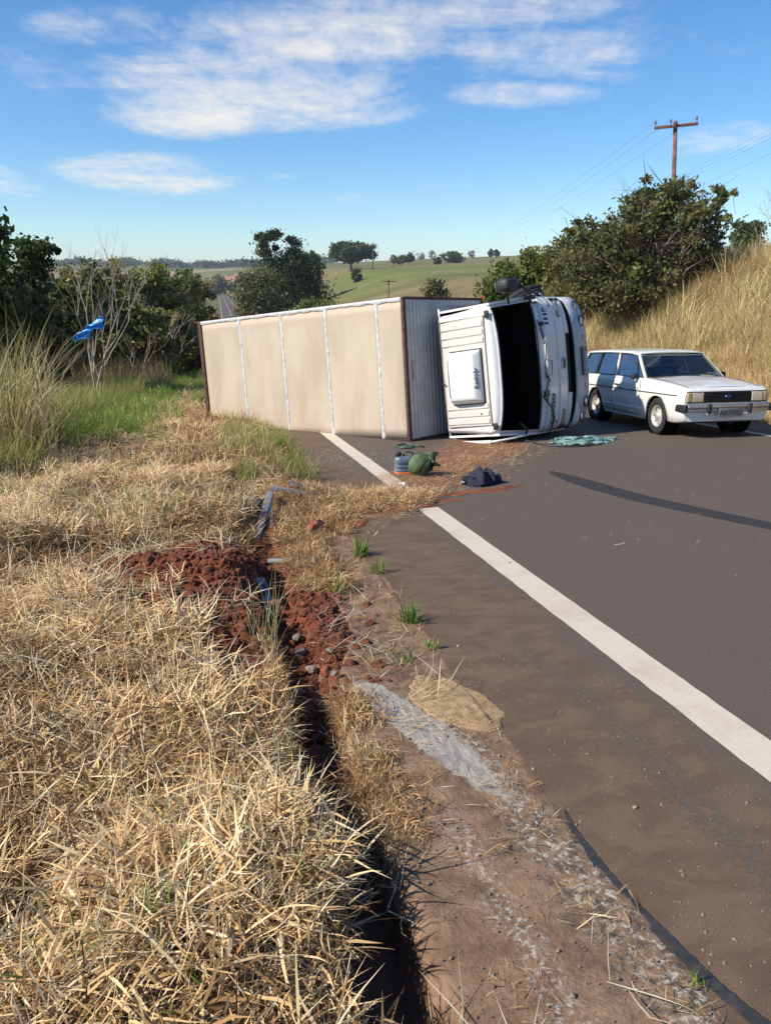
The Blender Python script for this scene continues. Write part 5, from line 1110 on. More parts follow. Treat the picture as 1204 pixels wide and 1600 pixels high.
# tall gum tree beyond the truck
tree('gum_tree', 'tall dark gum tree with a ragged top standing beside the far road', 'tree', 442, 150, 357, 118, 46000, .30, BLUEG + DARK, 511,
     [((-.16, 0, .88), (.17, .2, .13)), ((.06, 0, .80), (.13, .2, .18)), ((-.02, 0, .58), (.30, .3, .20)), ((.22, 0, .62), (.20, .3, .20)), ((-.22, 0, .36), (.32, .3, .26)), ((.16, 0, .34), (.36, .3, .30)), ((0, 0, .18), (.50, .35, .20))], fork=.4, r0=.5, cl=170, tight=.2, shell=.4, kk=40, twigs=1)
tree('roadside_bush', 'rounded grey green bush at the left foot of the gum tree', 'bush', 402, 140, 420, 62, 12000, .30, OLV + BLUEG, 512, [((0, 0, .5), (.5, .4, .5))], fork=.1, r0=.25, cl=70, shell=.4, trunks=2)
tree('roadside_bush', 'light green low bush right of the gum tree behind the box', 'bush', 492, 105, 462, 62, 6500, .28, [(.14, .18, .05), (.19, .20, .07), (.09, .12, .03)], 513, [((0, 0, .45), (.5, .4, .5)), ((.3, 0, .6), (.2, .3, .35))], fork=.1, r0=.15, cl=70, shell=.4, trunks=2)
tree('roadside_bush', 'dry olive bush just above the box edge right of the gum tree', 'bush', 516, 92, 474, 48, 4000, .22, OLV, 514, [((0, 0, .5), (.5, .4, .5))], fork=.1, r0=.12, cl=50, shell=.3, trunks=2)
tree('field_tree', 'dark rounded tree standing in the pasture right behind the gum tree', 'tree', 484, 300, 396, 28, 3200, .8, BLUEG, 515, [((0, 0, .72), (.5, .5, .28)), ((.1, 0, .5), (.35, .4, .2))], fork=.4, r0=.35, cl=40, mat=M_FARLEAF)
tree('field_tree', 'slender light tree on the bright green strip below the rounded tree', 'tree', 484, 215, 424, 22, 1800, .5, MIDG, 516, [((0, 0, .65), (.5, .5, .36))], fork=.4, r0=.18, cl=26, mat=M_FARLEAF)
# wide umbrella tree and its neighbours in the pasture
tree('umbrella_tree', 'wide flat topped tree on the pasture skyline left of the palm', 'tree', 548, 420, 382, 62, 9000, .95, BLUEG + DARK, 521,
     [((0, 0, .80), (.46, .46, .19)), ((-.25, 0, .62), (.26, .3, .16)), ((.30, 0, .62), (.24, .3, .14)), ((0, 0, .55), (.3, .3, .16))], fork=.32, r0=.7, cl=90, tight=.2, shell=.5, kk=26, mat=M_FARLEAF)
tree('field_bush', 'small round dark bush below the wide flat topped tree', 'bush', 557, 330, 420, 13, 1200, .5, DARK, 522, [((0, 0, .5), (.5, .5, .5))], fork=.1, cl=20, mat=M_FARLEAF)
def palm(px, dist, top, label):
    base, h = site(px, dist, top); root = empty('palm_tree', base); tagp(root, label, 'palm tree')
    MB().tube([(0, 0, -.3), (.1, 0, h * .4), (.05, 0, h * .86)], [.28, .22, .2], 8).build('trunk', M_BARK, root)
    V, F, C = blades(46, .15, h * .26, h * .34, .5, .9, .9, 1.6, DARK + MIDG, 530, segs=4); V = V + np.array((.05, 0, h * .84)); npmesh('crown', V, F, M_FARLEAF, root, col=C)
palm(582, 400, 383, 'lone palm standing right of the wide flat topped tree')
ridge = [(613, 398, 10, 430, 0, 'thin bare tree on the ridge right of the palm'), (628, 400, 18, 520, 1, 'round crowned tree on the ridge between two bare trees'), (638, 396, 16, 560, 2, 'dark bush topped tree below the ridge left of the paired bare trees'), (657, 392, 12, 600, 0, 'left one of the paired tall bare trees on the ridge'), (675, 392, 12, 600, 0, 'right one of the paired tall bare trees on the ridge'),
         (684, 404, 9, 480, 3, 'small round olive bush on the slope left of the wide dark thicket'), (706, 394, 28, 560, 3, 'wide dark thicket on the ridge at the middle of the skyline'), (737, 391, 9, 640, 0, 'single bare tree on the ridge right of the wide dark thicket'), (767, 389, 6, 650, 2, 'left one of two small slim trees on the ridge'), (776, 390, 7, 650, 2, 'right one of two small slim trees on the ridge'), (825, 387, 10, 660, 1, 'small round tree at the right end of the ridge')]
for i, (px, top, wp, dist, kd, lab) in enumerate(ridge):
    if kd == 0: tree('ridge_tree', lab, 'tree', px, dist, top, wp, 420, .5, [(.30, .27, .24), (.22, .20, .18)], 540 + i, [((0, 0, .65), (.5, .5, .35))], 'small trees along the ridge', fork=.35, r0=.3, cl=24, kk=20, mat=M_FARLEAF, bark=M_DRYWOOD)
    else: tree('ridge_tree', lab, 'tree' if kd < 3 else 'bush', px, dist, top, wp, 1300, .8, BLUEG if kd != 3 else DARK, 540 + i, [((0, 0, .65 if kd < 3 else .5), (.5, .5, .35 if kd < 3 else .5))], 'small trees along the ridge', fork=.3 if kd < 3 else .1, r0=.3, cl=26, mat=M_FARLEAF)
tree('field_bush', 'isolated grey green bush standing in the tan pasture above the box corner', 'bush', 684, 95, 436, 36, 4200, .20, OLV + BLUEG, 560, [((-.2, 0, .6), (.28, .3, .4)), ((.22, 0, .62), (.26, .3, .4)), ((0, 0, .3), (.4, .3, .3))], fork=.1, r0=.08, cl=60, tight=.24, shell=.3, trunks=3)
tree('ridge_tree', 'flat crowned tree on the skyline above the dry bank at the right', 'tree', 1166, 130, 341, 44, 4200, .30, BLUEG + DARK, 561, [((0, 0, .80), (.46, .46, .20)), ((.1, 0, .68), (.36, .4, .14))], fork=.45, r0=.22, cl=50, mat=M_FARLEAF)
# left side thicket
tree('leafy_tree', 'dark broad leaved tree at the left edge against the sky', 'tree', 26, 31, 362, 110, 10000, .12, DARK, 571, [((-.1, 0, .80), (.40, .4, .17)), ((.22, 0, .88), (.22, .3, .10)), ((-.3, 0, .6), (.4, .4, .2)), ((.0, 0, .42), (.5, .4, .26))], fork=.35, r0=.10, cl=120, tight=.18, shell=.4, kk=26, aspect=1.6)
tree('leafy_tree', 'dark leaves entering the picture high on the left edge', 'tree', -84, 26, 318, 130, 5000, .14, DARK, 572, [((0, 0, .85), (.5, .4, .14)), ((-.1, 0, .6), (.5, .4, .2))], fork=.4, r0=.10, cl=70, tight=.2)
shr = [(150, 37, 398, 120, MIDG + OLV, 'olive green shrub behind the bare leaning branches'), (225, 41, 402, 110, MIDG, 'tall mid green shrub at the middle of the left thicket'), (268, 46, 418, 90, MIDG + DARK, 'dark green shrub right of the middle of the left thicket'),
       (302, 56, 436, 62, DARK + OLV, 'shaded shrub at the right end of the left thicket by the truck box'), (75, 33, 432, 130, DARK + MIDG, 'dark shrub behind the tall reeds at the left'), (190, 31, 470, 130, OLV + MIDG, 'low olive shrub in front of the left thicket'), (15, 27, 440, 120, DARK, 'deep green shrub at the left edge above the reeds'), (262, 36, 480, 90, OLV + DARK, 'low dark shrub with grey twigs above the green verge grass')]
for i, (px, dist, top, wp, pal, lab) in enumerate(shr):
    tree('shrub', lab, 'shrub', px, dist, top, wp, 16000, .105, [(a * 1.55, g * 1.45, b * 1.3) for a, g, b in pal] + [OLV[3], OLV[4]], 580 + i, [((-.2, 0, .60), (.28, .35, .36)), ((.2, 0, .66), (.28, .35, .34)), ((0, 0, .80), (.25, .3, .2)), ((0, 0, .34), (.52, .4, .34)), ((.36, 0, .36), (.2, .3, .3)), ((-.36, 0, .36), (.2, .3, .3))], 'shrubs of the thicket left of the road', fork=.12, r0=.07, cl=180, tight=.13, shell=.40, kk=40, trunks=3, twigs=2)
# leafless shrubs
def bare(name, label, px, dist, top, lean, seed, r0=.05, depth=5, stems=3, spread=.5, group=None, mat=M_DRYWOOD, sink=.1):
    base, h = site(px, dist, top); root = MB(); r = random.Random(seed)
    def grow(p, d, L, rad, k):
        q = p + d * L * .5 + Vector((r.uniform(-1, 1), r.uniform(-1, 1), r.uniform(-.5, .5))) * L * .06; e = q + (d + Vector((r.uniform(-1, 1), r.uniform(-1, 1), 0)) * .12).normalized() * L * .5
        root.tube([p, q, e], [rad, rad * .85, rad * .66], 5, cap=False)
        if k == 0: return
        for _ in range(2 if k > 1 else 3):
            nd = (d + Vector((r.uniform(-1, 1), r.uniform(-1, 1), r.uniform(-.25, .7))) * spread * 1.2 + Vector(lean) * .12).normalized(); grow(e if r.random() < .7 else q, nd, L * r.uniform(.6, .85), rad * .6, k - 1)
    for i in range(stems): grow(Vector((r.uniform(-.15, .15), r.uniform(-.15, .15), -sink)), (Vector((r.uniform(-.3, .3), r.uniform(-.3, .3), 1)) + Vector(lean)).normalized(), h * .34, r0, depth)
    o = root.build(name, mat); o.location = base; return tagp(o, label, 'shrub', group)
m_pale = pm('pale_dead_wood', (.40, .34, .27), .9, var=.25, scale=10)
bare('bare_shrub', 'tall leafless shrub with pale branches leaning right against the sky', 118, 23, 352, (.22, 0, 0), 601, .035, 5, 3, .42, mat=m_pale)
bare('bare_shrub', 'small leafless shrub with thin stems in front of the olive shrub', 62, 18, 470, (.1, 0, 0), 602, .018, 4, 3, .5)
bare('bare_shrub', 'leafless grey twigs before the dark shrub near the box', 245, 33, 450, (.05, 0, 0), 603, .03, 4, 3, .5, mat=m_pale)
bare('bare_shrub', 'leafless thin tree at the right edge above the dry bank', 1215, 36, 285, (-.05, 0, 0), 604, .05, 5, 3, .55)
bare('bare_shrub', 'brown leafless shrub standing at the foot of the left thicket', 205, 29, 500, (.1, 0, 0), 605, .02, 4, 4, .5)
# dry weeds at the thicket's foot
v_weed = [variant('w_weed%d' % k, [blades(46, .35, .5, 1.6, .006, .014, .25, .4, [(.30, .22, .12), (.22, .15, .08), (.40, .30, .17), (.34, .30, .13)], 620 + k, segs=4)], M_STRAW) for k in range(4)]
n = 900; s_ = U(24, 42, n); l_ = U(-16, -1.2, n); k = (l_ < -1.0 - .03 * (s_ - 24)) & (s_ > 28 + 0 * l_) | (l_ < -5.5); place('dry_weeds', l_[k], s_[k], v_weed, .6, 1.1, .15)
n = 260; s_ = U(26, 40, n); l_ = U(-5.5, -1.0, n); place('dry_weeds', l_, s_, v_weed, .5, .95, .2)
# blue plastic bag caught on a stem
dx, dy, kz = raydir(140, 518); D = 21.0; bp_ = Vector((dx * D, dy * D, 1.75 + kz * D)); P = []
for i in range(16):
    u = i / 15; row = []
    for j in range(7):
        v = j / 6 - .5; w_ = .05 + .10 * math.sin(math.pi * u) ** .6 * (1 + .5 * math.sin(u * 17)) + (.07 if u > .8 else 0)
        row.append((-.40 + .78 * u + .03 * math.sin(j * 2 + u * 9), .06 * math.sin(j * 1.7 + u * 14), -.22 + .50 * u + v * w_ * 1.6 + .03 * math.sin(u * 11 + j)))
    P.append(row)
bag = MB().grid(P).build('plastic_bag', pm('blue_plastic', (.03, .28, .75), .35, var=.2, scale=8)); bag.location = bp_; bag.modifiers.new('s', 'SOLIDIFY').thickness = .004; tagp(bag, 'torn bright blue plastic bag caught on twigs in the left thicket', 'bag')
dl, ds = SL(bp_.x, bp_.y); gz = float(H(dl, ds)); o = MB().tube([(0, 0, gz - bp_.z - .1), (-.08, 0, (gz - bp_.z) * .5), (.05, 0, .0), (.12, .05, .35)], [.016, .013, .009, .003], 5).tube([(.0, 0, -.25), (-.25, .0, -.2), (-.42, 0, -.24)], [.008, .006, .003], 5).tube([(.02, 0, .05), (.3, 0, .22), (.45, 0, .3)], [.008, .006, .003], 5).build('twig', M_DRYWOOD); o.location = bp_ + Vector((0, .08, 0)); tagp(o, 'thin upright twig that holds the blue plastic bag', 'twig')
# distant woods along the skyline
def wood(name, spans, seed, dist, n, leaf, pal):
    r = np.random.default_rng(seed); Vs, Fs, Cs, o = [], [], [], 0
    for (px, top, wp) in spans:
        d_ = dist * r.uniform(.95, 1.08); b, h = site(px, d_, top); wd = wp / 1200 * d_; th = math.atan2(b.y, b.x) - math.pi / 2
        V, F, C, cc = crown([((0, 0, h * .55), (wd * .5, wd * .5, max(h * .5, 3)))], n, leaf, pal, int(r.integers(1e6)), 24, .3, .4)
        ca, sa = math.cos(th), math.sin(th); V = np.stack([V[:, 0] * ca - V[:, 1] * sa, V[:, 0] * sa + V[:, 1] * ca, V[:, 2]], 1) + np.array(b); Vs.append(V); Fs.append(F + o); Cs.append(C); o += len(V)
    ob_ = npmesh(name, np.concatenate(Vs), np.concatenate(Fs), M_FARLEAF, col=np.concatenate(Cs)); ob_['kind'] = 'stuff'
rr = random.Random(5)
wood('distant_wood', [(x, 411 + 4 * math.sin(x * .09) + rr.uniform(-3, 2), rr.uniform(14, 26)) for x in range(60, 318, 8)], 701, 1750, 260, 3.6, BLUEG)
wood('distant_wood', [(x, 413 - 5 * (x - 335) / 80 + rr.uniform(-3, 2), rr.uniform(12, 24)) for x in range(322, 520, 7)], 702, 1700, 260, 3.4, BLUEG)
wood('valley_bushes', [(x, y, w_) for x, y, w_ in ((340, 431, 24), (372, 440, 22), (384, 428, 26), (392, 446, 30), (316, 448, 16), (300, 440, 30))], 703, 760, 900, 1.8, BLUEG + OLV)
# ================================================================= power line
m_pole = pm('weathered_pole', (.16, .085, .06), .85, var=.3, scale=5, bmp=.4)
m_ins = pm('insulator', (.12, .06, .05), .3, coat=.4)
def power_pole(px, dist, top, arm, label, lean=0.0, yaw=.0, r=.13, thin=1.0):
    base, h = site(px, dist, top); root = empty('power_pole', base, (0, lean, yaw)); tagp(root, label, 'power pole')
    MB().tube([(0, 0, -.4), (0, 0, h)], [r, r * .75], 12).build('pole', m_pole, root)
    MB().bbox((-arm / 2, -.12 - r * .7, h - .30), (arm / 2, -r * .7, h - .17), .01).build('crossarm', m_pole, root)
    MB().bbox((-.05, -.16 - r * .7, h - .42), (.05, -.12 - r * .7, h - .10), .01).build('clamp', m_black, root)
    tips = []
    for u in (-.47, -.12, .47):
        q = (u * arm, -.06 - r * .7, h - .17); MB().lathe([(.018, 0), (.018, .10), (.045, .11), (.05, .15), (.035, .17), (.045, .20), (.02, .27), (.001, .28)], 12, M=Matrix.Translation(q)).build('insulator', m_ins, root)
        tips.append(root.matrix_basis @ Vector((q[0], q[1], q[2] + .22)))
    bpy.context.view_layer.update()
    return [Matrix.Translation(base) @ Euler((0, lean, yaw)).to_matrix().to_4x4() @ Vector((u * arm, -.06 - r * .7, h + .05)) for u in (-.47, -.12, .47)], base, h
tp, b1, h1 = power_pole(1076, 44, 188, 2.05, 'tall brown wooden power pole with one crossarm rising behind the bushy tree', lean=-.075, yaw=-.12, r=.13)
power_pole(606, 112, 437, 2.0, 'small distant power pole with crossarm in the pasture above the box', lean=.012, yaw=.05, r=.13)
m_wire = pm('wire', (.10, .11, .13), .6)
def wire(a, b, sag, label, rad=.008):
    a, b = Vector(a), Vector(b); pts = [a.lerp(b, k / 30) - Vector((0, 0, 4 * sag * (k / 30) * (1 - k / 30))) for k in range(31)]
    o = MB().tube([p - a for p in pts], rad, 5).build('power_line', m_wire); o.location = a; return tagp(o, label, 'power line', 'wires of the power line')
def pxp(px, py, D): dx, dy, k = raydir(px, py); return Vector((dx * D, dy * D, 1.75 + k * D))
for i, (t_, q) in enumerate(zip(tp, ((690, 392), (698, 392), (708, 392)))): wire(t_, pxp(q[0], q[1], 380), 3.5, 'thin wire falling left from the %s insulator of the wooden pole' % ('left', 'middle', 'right')[i], .006)
for i, (a, b) in enumerate((((1300, 150), (770, 390)), ((1300, 158), (778, 390)), ((1300, 166), (784, 390)), ((1300, 196), (790, 390)))):
    wire(pxp(a[0], a[1], 30), pxp(b[0], b[1], 330), 2.5, ('highest', 'second', 'third', 'lowest')[i] + ' of the four wires that cross behind the wooden pole to the right edge', .004)
# ================================================================= small things
def on(px, py, dz=0.0): l, s = gp(px, py); return P3(l, s, dz, onroad=(l > EDGE))
def onv(px, py, dz=0.0): l, s = gp(px, py); return P3(l, s, dz)
# grey canteen jug with orange base
p = on(631, 739, .004); jug = empty('water_jug', p, (0, 0, .15)); tagp(jug, 'grey plastic water jug with black cap standing beside the green bundle', 'jug')
m_jug = pm('blue_grey_plastic', (.13, .17, .22), .3, 0, var=.25, scale=20, coat=.3)
def sq(hw, hd, z, n=28, e=3.2):
    o = []
    for k in range(n):
        a = 2 * math.pi * k / n; c, s_ = math.cos(a), math.sin(a); o.append((hw * math.copysign(abs(c) ** (2 / e), c), hd * math.copysign(abs(s_) ** (2 / e), s_), z))
    return o
def loft(rings, name, mat, parent, cap=True):
    n = len(rings[0]); mb = MB(); V = [q for r_ in rings for q in r_]; F = [(i * n + k, i * n + (k + 1) % n, (i + 1) * n + (k + 1) % n, (i + 1) * n + k) for i in range(len(rings) - 1) for k in range(n)]
    mb.add(V, F, None, True); 
    if cap: mb.f += [tuple(range(n))[::-1], tuple((len(rings) - 1) * n + k for k in range(n))]; mb.sm += [False] * 2; mb.mi += [0] * 2
    return mb.build(name, mat, parent)
rg = []
for z, q in ((.02, .95), (.03, 1), (.055, 1), (.06, .96), (.07, .96), (.075, 1), (.11, 1), (.115, .96), (.125, .96), (.13, 1), (.17, 1), (.19, .96), (.21, .85), (.225, .70)): rg.append(sq(.125 * q, .075 * q, z))
loft(rg, 'body', m_jug, jug)
MB().lathe([(.034, .215), (.034, .235), (.042, .237), (.042, .272), (.036, .28), (.001, .28)], 20, M=Matrix.Translation((-.075, 0, 0))).build('cap', m_black, jug)
MB().tube([(-.01, 0, .215), (.0, 0, .265), (.03, 0, .278), (.09, 0, .272), (.115, 0, .25), (.12, 0, .19)], [.013, .012, .012, .012, .013, .015], 8).build('handle', pm('dark_grey_handle', (.05, .055, .065), .4), jug)
loft([sq(.125, .08, 0), sq(.13, .082, .004), sq(.13, .082, .018), sq(.122, .076, .022)], 'base_ring', pm('orange_plastic', (.75, .17, .03), .35, var=.05), jug)
# green bundle
p = on(655, 743, .0); gb = empty('green_bundle', p, (0, 0, .1)); tagp(gb, 'round green fabric bundle with a black ring lying in front of the grey jug', 'bag')
m_grn = pm('green_canvas', (.085, .125, .055), .75, var=.2, scale=14, bmp=.4); m_grn2 = pm('dark_green_strap', (.02, .03, .018), .7)
P = []
for i in range(25):
    th = math.pi * i / 24; row = []
    for j in range(37):
        ph = 2 * math.pi * j / 36; r = .148 * (1 + .05 * math.sin(3 * ph + 2 * th) + .035 * math.sin(7 * ph + 5 * th) * math.sin(th)); row.append((r * math.sin(th) * math.cos(ph) * 1.0, r * math.sin(th) * math.sin(ph), .138 + r * math.cos(th) * .94))
    P.append(row)
MB().grid(P).build('cover', m_grn, gb)
for k in range(3):
    a = .5 + k * .55; P = []
    for i in range(10):
        u = i / 9; ph = -1.2 + .5 * k + u * .5; th = .25 + u * 1.0 + k * .2; r = .155 + .03 * math.sin(u * 6 + k)
        c = Vector((r * math.sin(th) * math.cos(-.3 + k * .35), -r * math.sin(th) * math.sin(.9 - k * .3), .138 + r * math.cos(th))); P.append([c + Vector((0, 0, .0)), c + Vector((.05, -.012, .018)), c + Vector((.085, .01, -.01))])
    MB().grid(P).build('fold', m_grn, gb).modifiers.new('s', 'SOLIDIFY').thickness = .01
MB().tube([(.10, -.12, .23), (.03, -.15, .20), (-.02, -.16, .14), (-.0, -.155, .08)], .012, 6).tube([(.04, -.15, .13), (.10, -.13, .11), (.15, -.08, .10)], .014, 6).build('strap', m_grn2, gb)
MB().tube([(.135 + .025 * math.cos(a), -.045 + .052 * math.cos(a) * 1.0, .16 + .075 * math.sin(a)) for a in np.linspace(0, 2 * math.pi, 25)], .020, 8).build('ring', m_black, gb)
MB().lathe([(.06, 0), (.001, .004)], 20, M=Matrix.Translation((.135, -.04, .16)) @ Matrix.Rotation(R(75), 4, 'Y') @ Matrix.Rotation(R(-20), 4, 'X')).build('ring_inside', pm('grey_liner', (.05, .055, .055), .5), gb)
# navy cloth
p = on(750, 757, .0); P = []; n = 46
for i in range(n):
    row = []
    for j in range(n):
        u = i / (n - 1) * 2 - 1; v = j / (n - 1) * 2 - 1; r = math.hypot(u, v); an = math.atan2(v, u); lim = .82 + .16 * math.sin(an * 3 + .6) + .07 * math.sin(an * 7)
        k = max(0, 1 - r / lim); e = min(1, lim / max(r, 1e-6)); x = u * e * .27; y = v * e * .17
        f = float(fbm(x * 9 + 3, y * 9, 1.0, 4, 5)); z = (.02 + .19 * k ** .55 * (.35 + 1.1 * f) + .035 * math.sin(x * 38 + y * 22 + 5 * f) * min(1, k * 4)) * (1 if k > 0 else 0)
        row.append((x, y, max(z, 0.003)))
    P.append(row)
cl_ = MB().grid(P, flip=True).build('dark_cloth', pm('navy_fabric', (.010, .012, .028), .8, var=.3, scale=20, bmp=.3)); cl_.location = p; cl_.rotation_euler = (0, 0, .1); tagp(cl_, 'crumpled navy blue garment lying on the asphalt right of the green bundle', 'clothing')
m_c = MB().bbox((-.02, -.012, 0), (.02, .012, .006), .002).build('white_tag', pm('white_label', (.7, .7, .72), .5), cl_); m_c.location = (-.23, -.075, .055); m_c.rotation_euler = (.6, .3, .2)
p = on(778, 752, .0); o = MB().grid([[(x, y * (1 - .5 * (x / .22)), .012 + .035 * math.exp(-((x - .02) / .09) ** 2) * (1 - (y / .06) ** 2)) for y in np.linspace(-.055, .055, 8)] for x in np.linspace(-.06, .16, 12)], flip=False).build('sleeve', cl_.data.materials[0]); o.parent = cl_; o.location = (.17, .05, 0)
# shattered laminated windscreen on the road
m_tg, t = newmat('shattered_green_glass'); ob = t.n('ShaderNodeTexCoord').outputs['Object']; vo = t.n('ShaderNodeTexVoronoi', feature='DISTANCE_TO_EDGE'); t.l(ob, vo.inputs['Vector']); vo.inputs['Scale'].default_value = 32
t.l(t.mix(t.ss(vo.outputs['Distance'], 0.0, .08), (.62, .76, .72), t.mix(t.ss(t.noise(ob, 6, 4), .4, .65), (.07, .22, .20), (.30, .50, .44))), t.b.inputs['Base Color']); t.b.inputs['Roughness'].default_value = .25; t.b.inputs['Transmission Weight'].default_value = .25; bump(t, vo.outputs['Distance'], .5, .01)
def sheet(a, b, w_, hgt, seed, lift):
    pa, pb = on(*a), on(*b); d = pb - pa; r = random.Random(seed); P = []; nn = 26; side = Vector((-d.y, d.x, 0)).normalized()
    for i in range(nn + 1):
        u = i / nn; c = pa + d * u; row = []
        for j in range(7):
            v = j / 6 - .5; row.append(c + side * (v * w_ * (.6 + .7 * math.sin(math.pi * min(1, u * 1.1 + .05)) + .15 * math.sin(u * 13 + seed))) + Vector((0, 0, lift + hgt * (.5 + .5 * math.sin(u * 9 + seed + j * .9)) + r.uniform(0, .012) + .02 * math.sin(v * 9 + u * 22))))
        P.append([q - pa for q in row])
    o = MB().grid(P).build('glass_sheet', m_tg); o.location = pa; o.modifiers.new('s', 'SOLIDIFY').thickness = .007; return o
g0 = empty('shattered_windscreen', on(905, 693)); tagp(g0, 'shattered greenish windscreen glass crumpled on the road in front of the cab', 'broken glass')
bpy.context.view_layer.update()
for q in ((((858, 694), (958, 689)), .09, .02, 1, .008), (((866, 690), (935, 686)), .07, .03, 2, .02), (((880, 696), (950, 693)), .06, .015, 3, .01), (((905, 692), (962, 687)), .08, .03, 4, .015)):
    o = sheet(q[0][0], q[0][1], q[1], q[2], q[3], q[4]); o.parent = g0; o.matrix_parent_inverse = g0.matrix_world.inverted()
pts = [on(x, y, .012 + dz) for x, y, dz in ((742, 684, .02), (790, 686, .03), (830, 692, .0), (850, 697, 0), (880, 699, 0), (915, 698, 0), (940, 696, .01))]
o = MB().tube([q - pts[0] for q in pts], [.012, .02, .022, .016, .016, .014, .008], 7).build('rubber_seal', m_black); o.location = pts[0]; tagp(o, 'long black rubber window seal lying on the road under the cab', 'rubber strip')
pts = [on(x, y, .02) for x, y in ((618, 700), (622, 697), (632, 695), (645, 699), (640, 702), (626, 701), (619, 700))]
o = MB().tube([q - pts[0] for q in pts], .014, 6).tube([pts[2] - pts[0], pts[3] - pts[0] + Vector((.05, -.02, .02)), pts[3] - pts[0] + Vector((.18, -.05, 0))], .012, 6).build('green_hose', pm('green_rubber', (.03, .10, .075), .4)); o.location = pts[0]; tagp(o, 'short loop of dark green hose lying behind the grey jug', 'hose')
o = MB().bbox((-.16, -.035, 0), (.16, .035, .03), .012).bbox((.10, -.02, .02), (.20, .03, .05), .01, M=Matrix.Rotation(.4, 4, 'Z')).build('black_fragment', m_black); o.location = on(664, 712); o.rotation_euler = (0, 0, -.2); tagp(o, 'flat black plastic fragment lying behind the green bundle', 'debris')
def rock(name, px, py, r, mat, label, cat, seed, sq_=(1, .8, .6), road=False, dz=0.0, flat=.5, pos=None):
    rr_ = random.Random(seed); bm = bmesh.new(); bmesh.ops.create_icosphere(bm, subdivisions=3, radius=1)
    ax = [Vector((rr_.uniform(-1, 1), rr_.uniform(-1, 1), rr_.uniform(-1, 1))).normalized() for _ in range(9)]; dd = [rr_.uniform(flat, .95) for _ in ax]
    for v in bm.verts:
        c = v.co.copy()
        for a, d_ in zip(ax, dd):
            k = c.dot(a) - d_
            if k > 0: c -= a * k * .92
        nn = float(fbm(c.x * 2 + seed, c.y * 2 + c.z, 2, 3, seed)); c *= 1 + (nn - .5) * .22; v.co = Vector((c.x * sq_[0], c.y * sq_[1], c.z * sq_[2])) * r
    me = bpy.data.meshes.new(name); bm.to_mesh(me); bm.free(); me.materials.append(mat); o = bpy.data.objects.new(name, me); COL.objects.link(o)
    o.location = pos if pos is not None else (on(px, py) if road else onv(px, py)) + Vector((0, 0, r * sq_[2] * .35 + dz)); o.rotation_euler = (rr_.uniform(-.4, .4), rr_.uniform(-.4, .4), rr_.uniform(0, 6)); return tagp(o, label, cat)
m_brick = pm('broken_brick', (.34, .10, .055), .9, var=.3, scale=14, bmp=.8, dirt=(.40, .30, .22), dirt_amt=.6, dirt_scale=9)
m_clod = pm('red_clod', (.25, .075, .034), .95, var=.35, scale=22, bmp=1.0, dirt=(.30, .12, .07), dirt_amt=.5, dirt_scale=16)
m_rub = pm('grey_rubble', (.20, .17, .15), .9, var=.35, scale=14, bmp=.8, dirt=(.22, .08, .045), dirt_amt=.6, dirt_scale=8)
rock('brick_chunk', 495, 832, .105, m_brick, 'broken red brick chunk lying in the straw below the bent metal frame', 'brick', 1, (1, .7, .6), dz=.05)
for i, (px, py, r, m_, lab) in enumerate(((492, 992, .07, m_clod, 'large red clod on the right lip of the torn gutter'), (507, 1045, .065, m_clod, 'red clod lowest in the torn gutter'), (463, 978, .035, m_rub, 'pale grey concrete lump left of the large red clod'), (470, 1000, .05, m_rub, 'grey slab fragment tipped into the torn gutter under the large red clod'), (515, 1022, .03, m_rub, 'small grey stone between the two red clods'), (487, 1022, .055, m_rub, 'flat grey fragment between the two red clods in the hollow'),
                                    (452, 955, .05, m_clod, 'rounded red clod in the middle of the torn gutter'), (478, 950, .04, m_clod, 'small red clod at the upper end of the torn gutter'), (522, 1060, .03, m_rub, 'small grey stone at the right lip below the lowest red clod'), (515, 985, .03, m_clod, 'small red clod right of the large one'), (412, 912, .05, m_rub, 'pale fragment half buried in the red soil'), (430, 930, .045, m_clod, 'red clod beside the half buried pale fragment'), (466, 1050, .045, m_rub, 'dark grey fragment deep in the torn gutter'))):
    rock('soil_clod' if m_ is m_clod else 'rubble_stone', px, py, r, m_, lab, 'clod' if m_ is m_clod else 'stone', 20 + i, (1, .75, .55), dz=.03, flat=.35)
# crumbs of red soil
v_cr = []
for k in range(4):
    bm = bmesh.new(); bmesh.ops.create_icosphere(bm, subdivisions=2, radius=1)
    for v in bm.verts: v.co *= .7 + .6 * random.random()
    me = bpy.data.meshes.new('x_crumb%d' % k); bm.to_mesh(me); bm.free(); me.materials.append(m_clod); v_cr.append(bpy.data.objects.new('x_crumb%d' % k, me))
n = 9000; l_ = U(-1.3, 1.0, n); s_ = U(3.4, 7.2, n); k = rng.random(n) < np.clip(redmask(l_, s_) * .9, 0, 1); pw = rng.random(n) ** 4
place('soil_crumbs', l_[k], s_[k], v_cr, .006, .014, .5, dz=.004, mult=1 + 2.6 * pw[k])
v_gr2 = [bpy.data.objects.new('y_grit%d' % k, v.data.copy()) for k, v in enumerate(v_cr)]
m_grit = pm('grit', (.22, .17, .13), .9, var=.5, scale=30)
for v in v_gr2: v.data.materials.clear(); v.data.materials.append(m_grit)
n = 2400; l_ = U(.5, 2.1, n); s_ = .9 + 7 * rng.random(n) ** 1.4; place('grit', l_, s_, v_gr2, .0012, .0032, .5, z=np.where(l_ > EDGE, zr(s_), H(l_, s_) + .016), mult=1 + 1.5 * rng.random(n) ** 6)
n = 1500; l_ = U(1.2, 5.0, n); s_ = U(7, 12, n); k = np.abs((l_ - 1.5) * 1.42 - (s_ - 7.35)) < 1.1; place('spilled_crumbs', l_[k], s_[k], v_cr, .003, .009, .5, road=True)
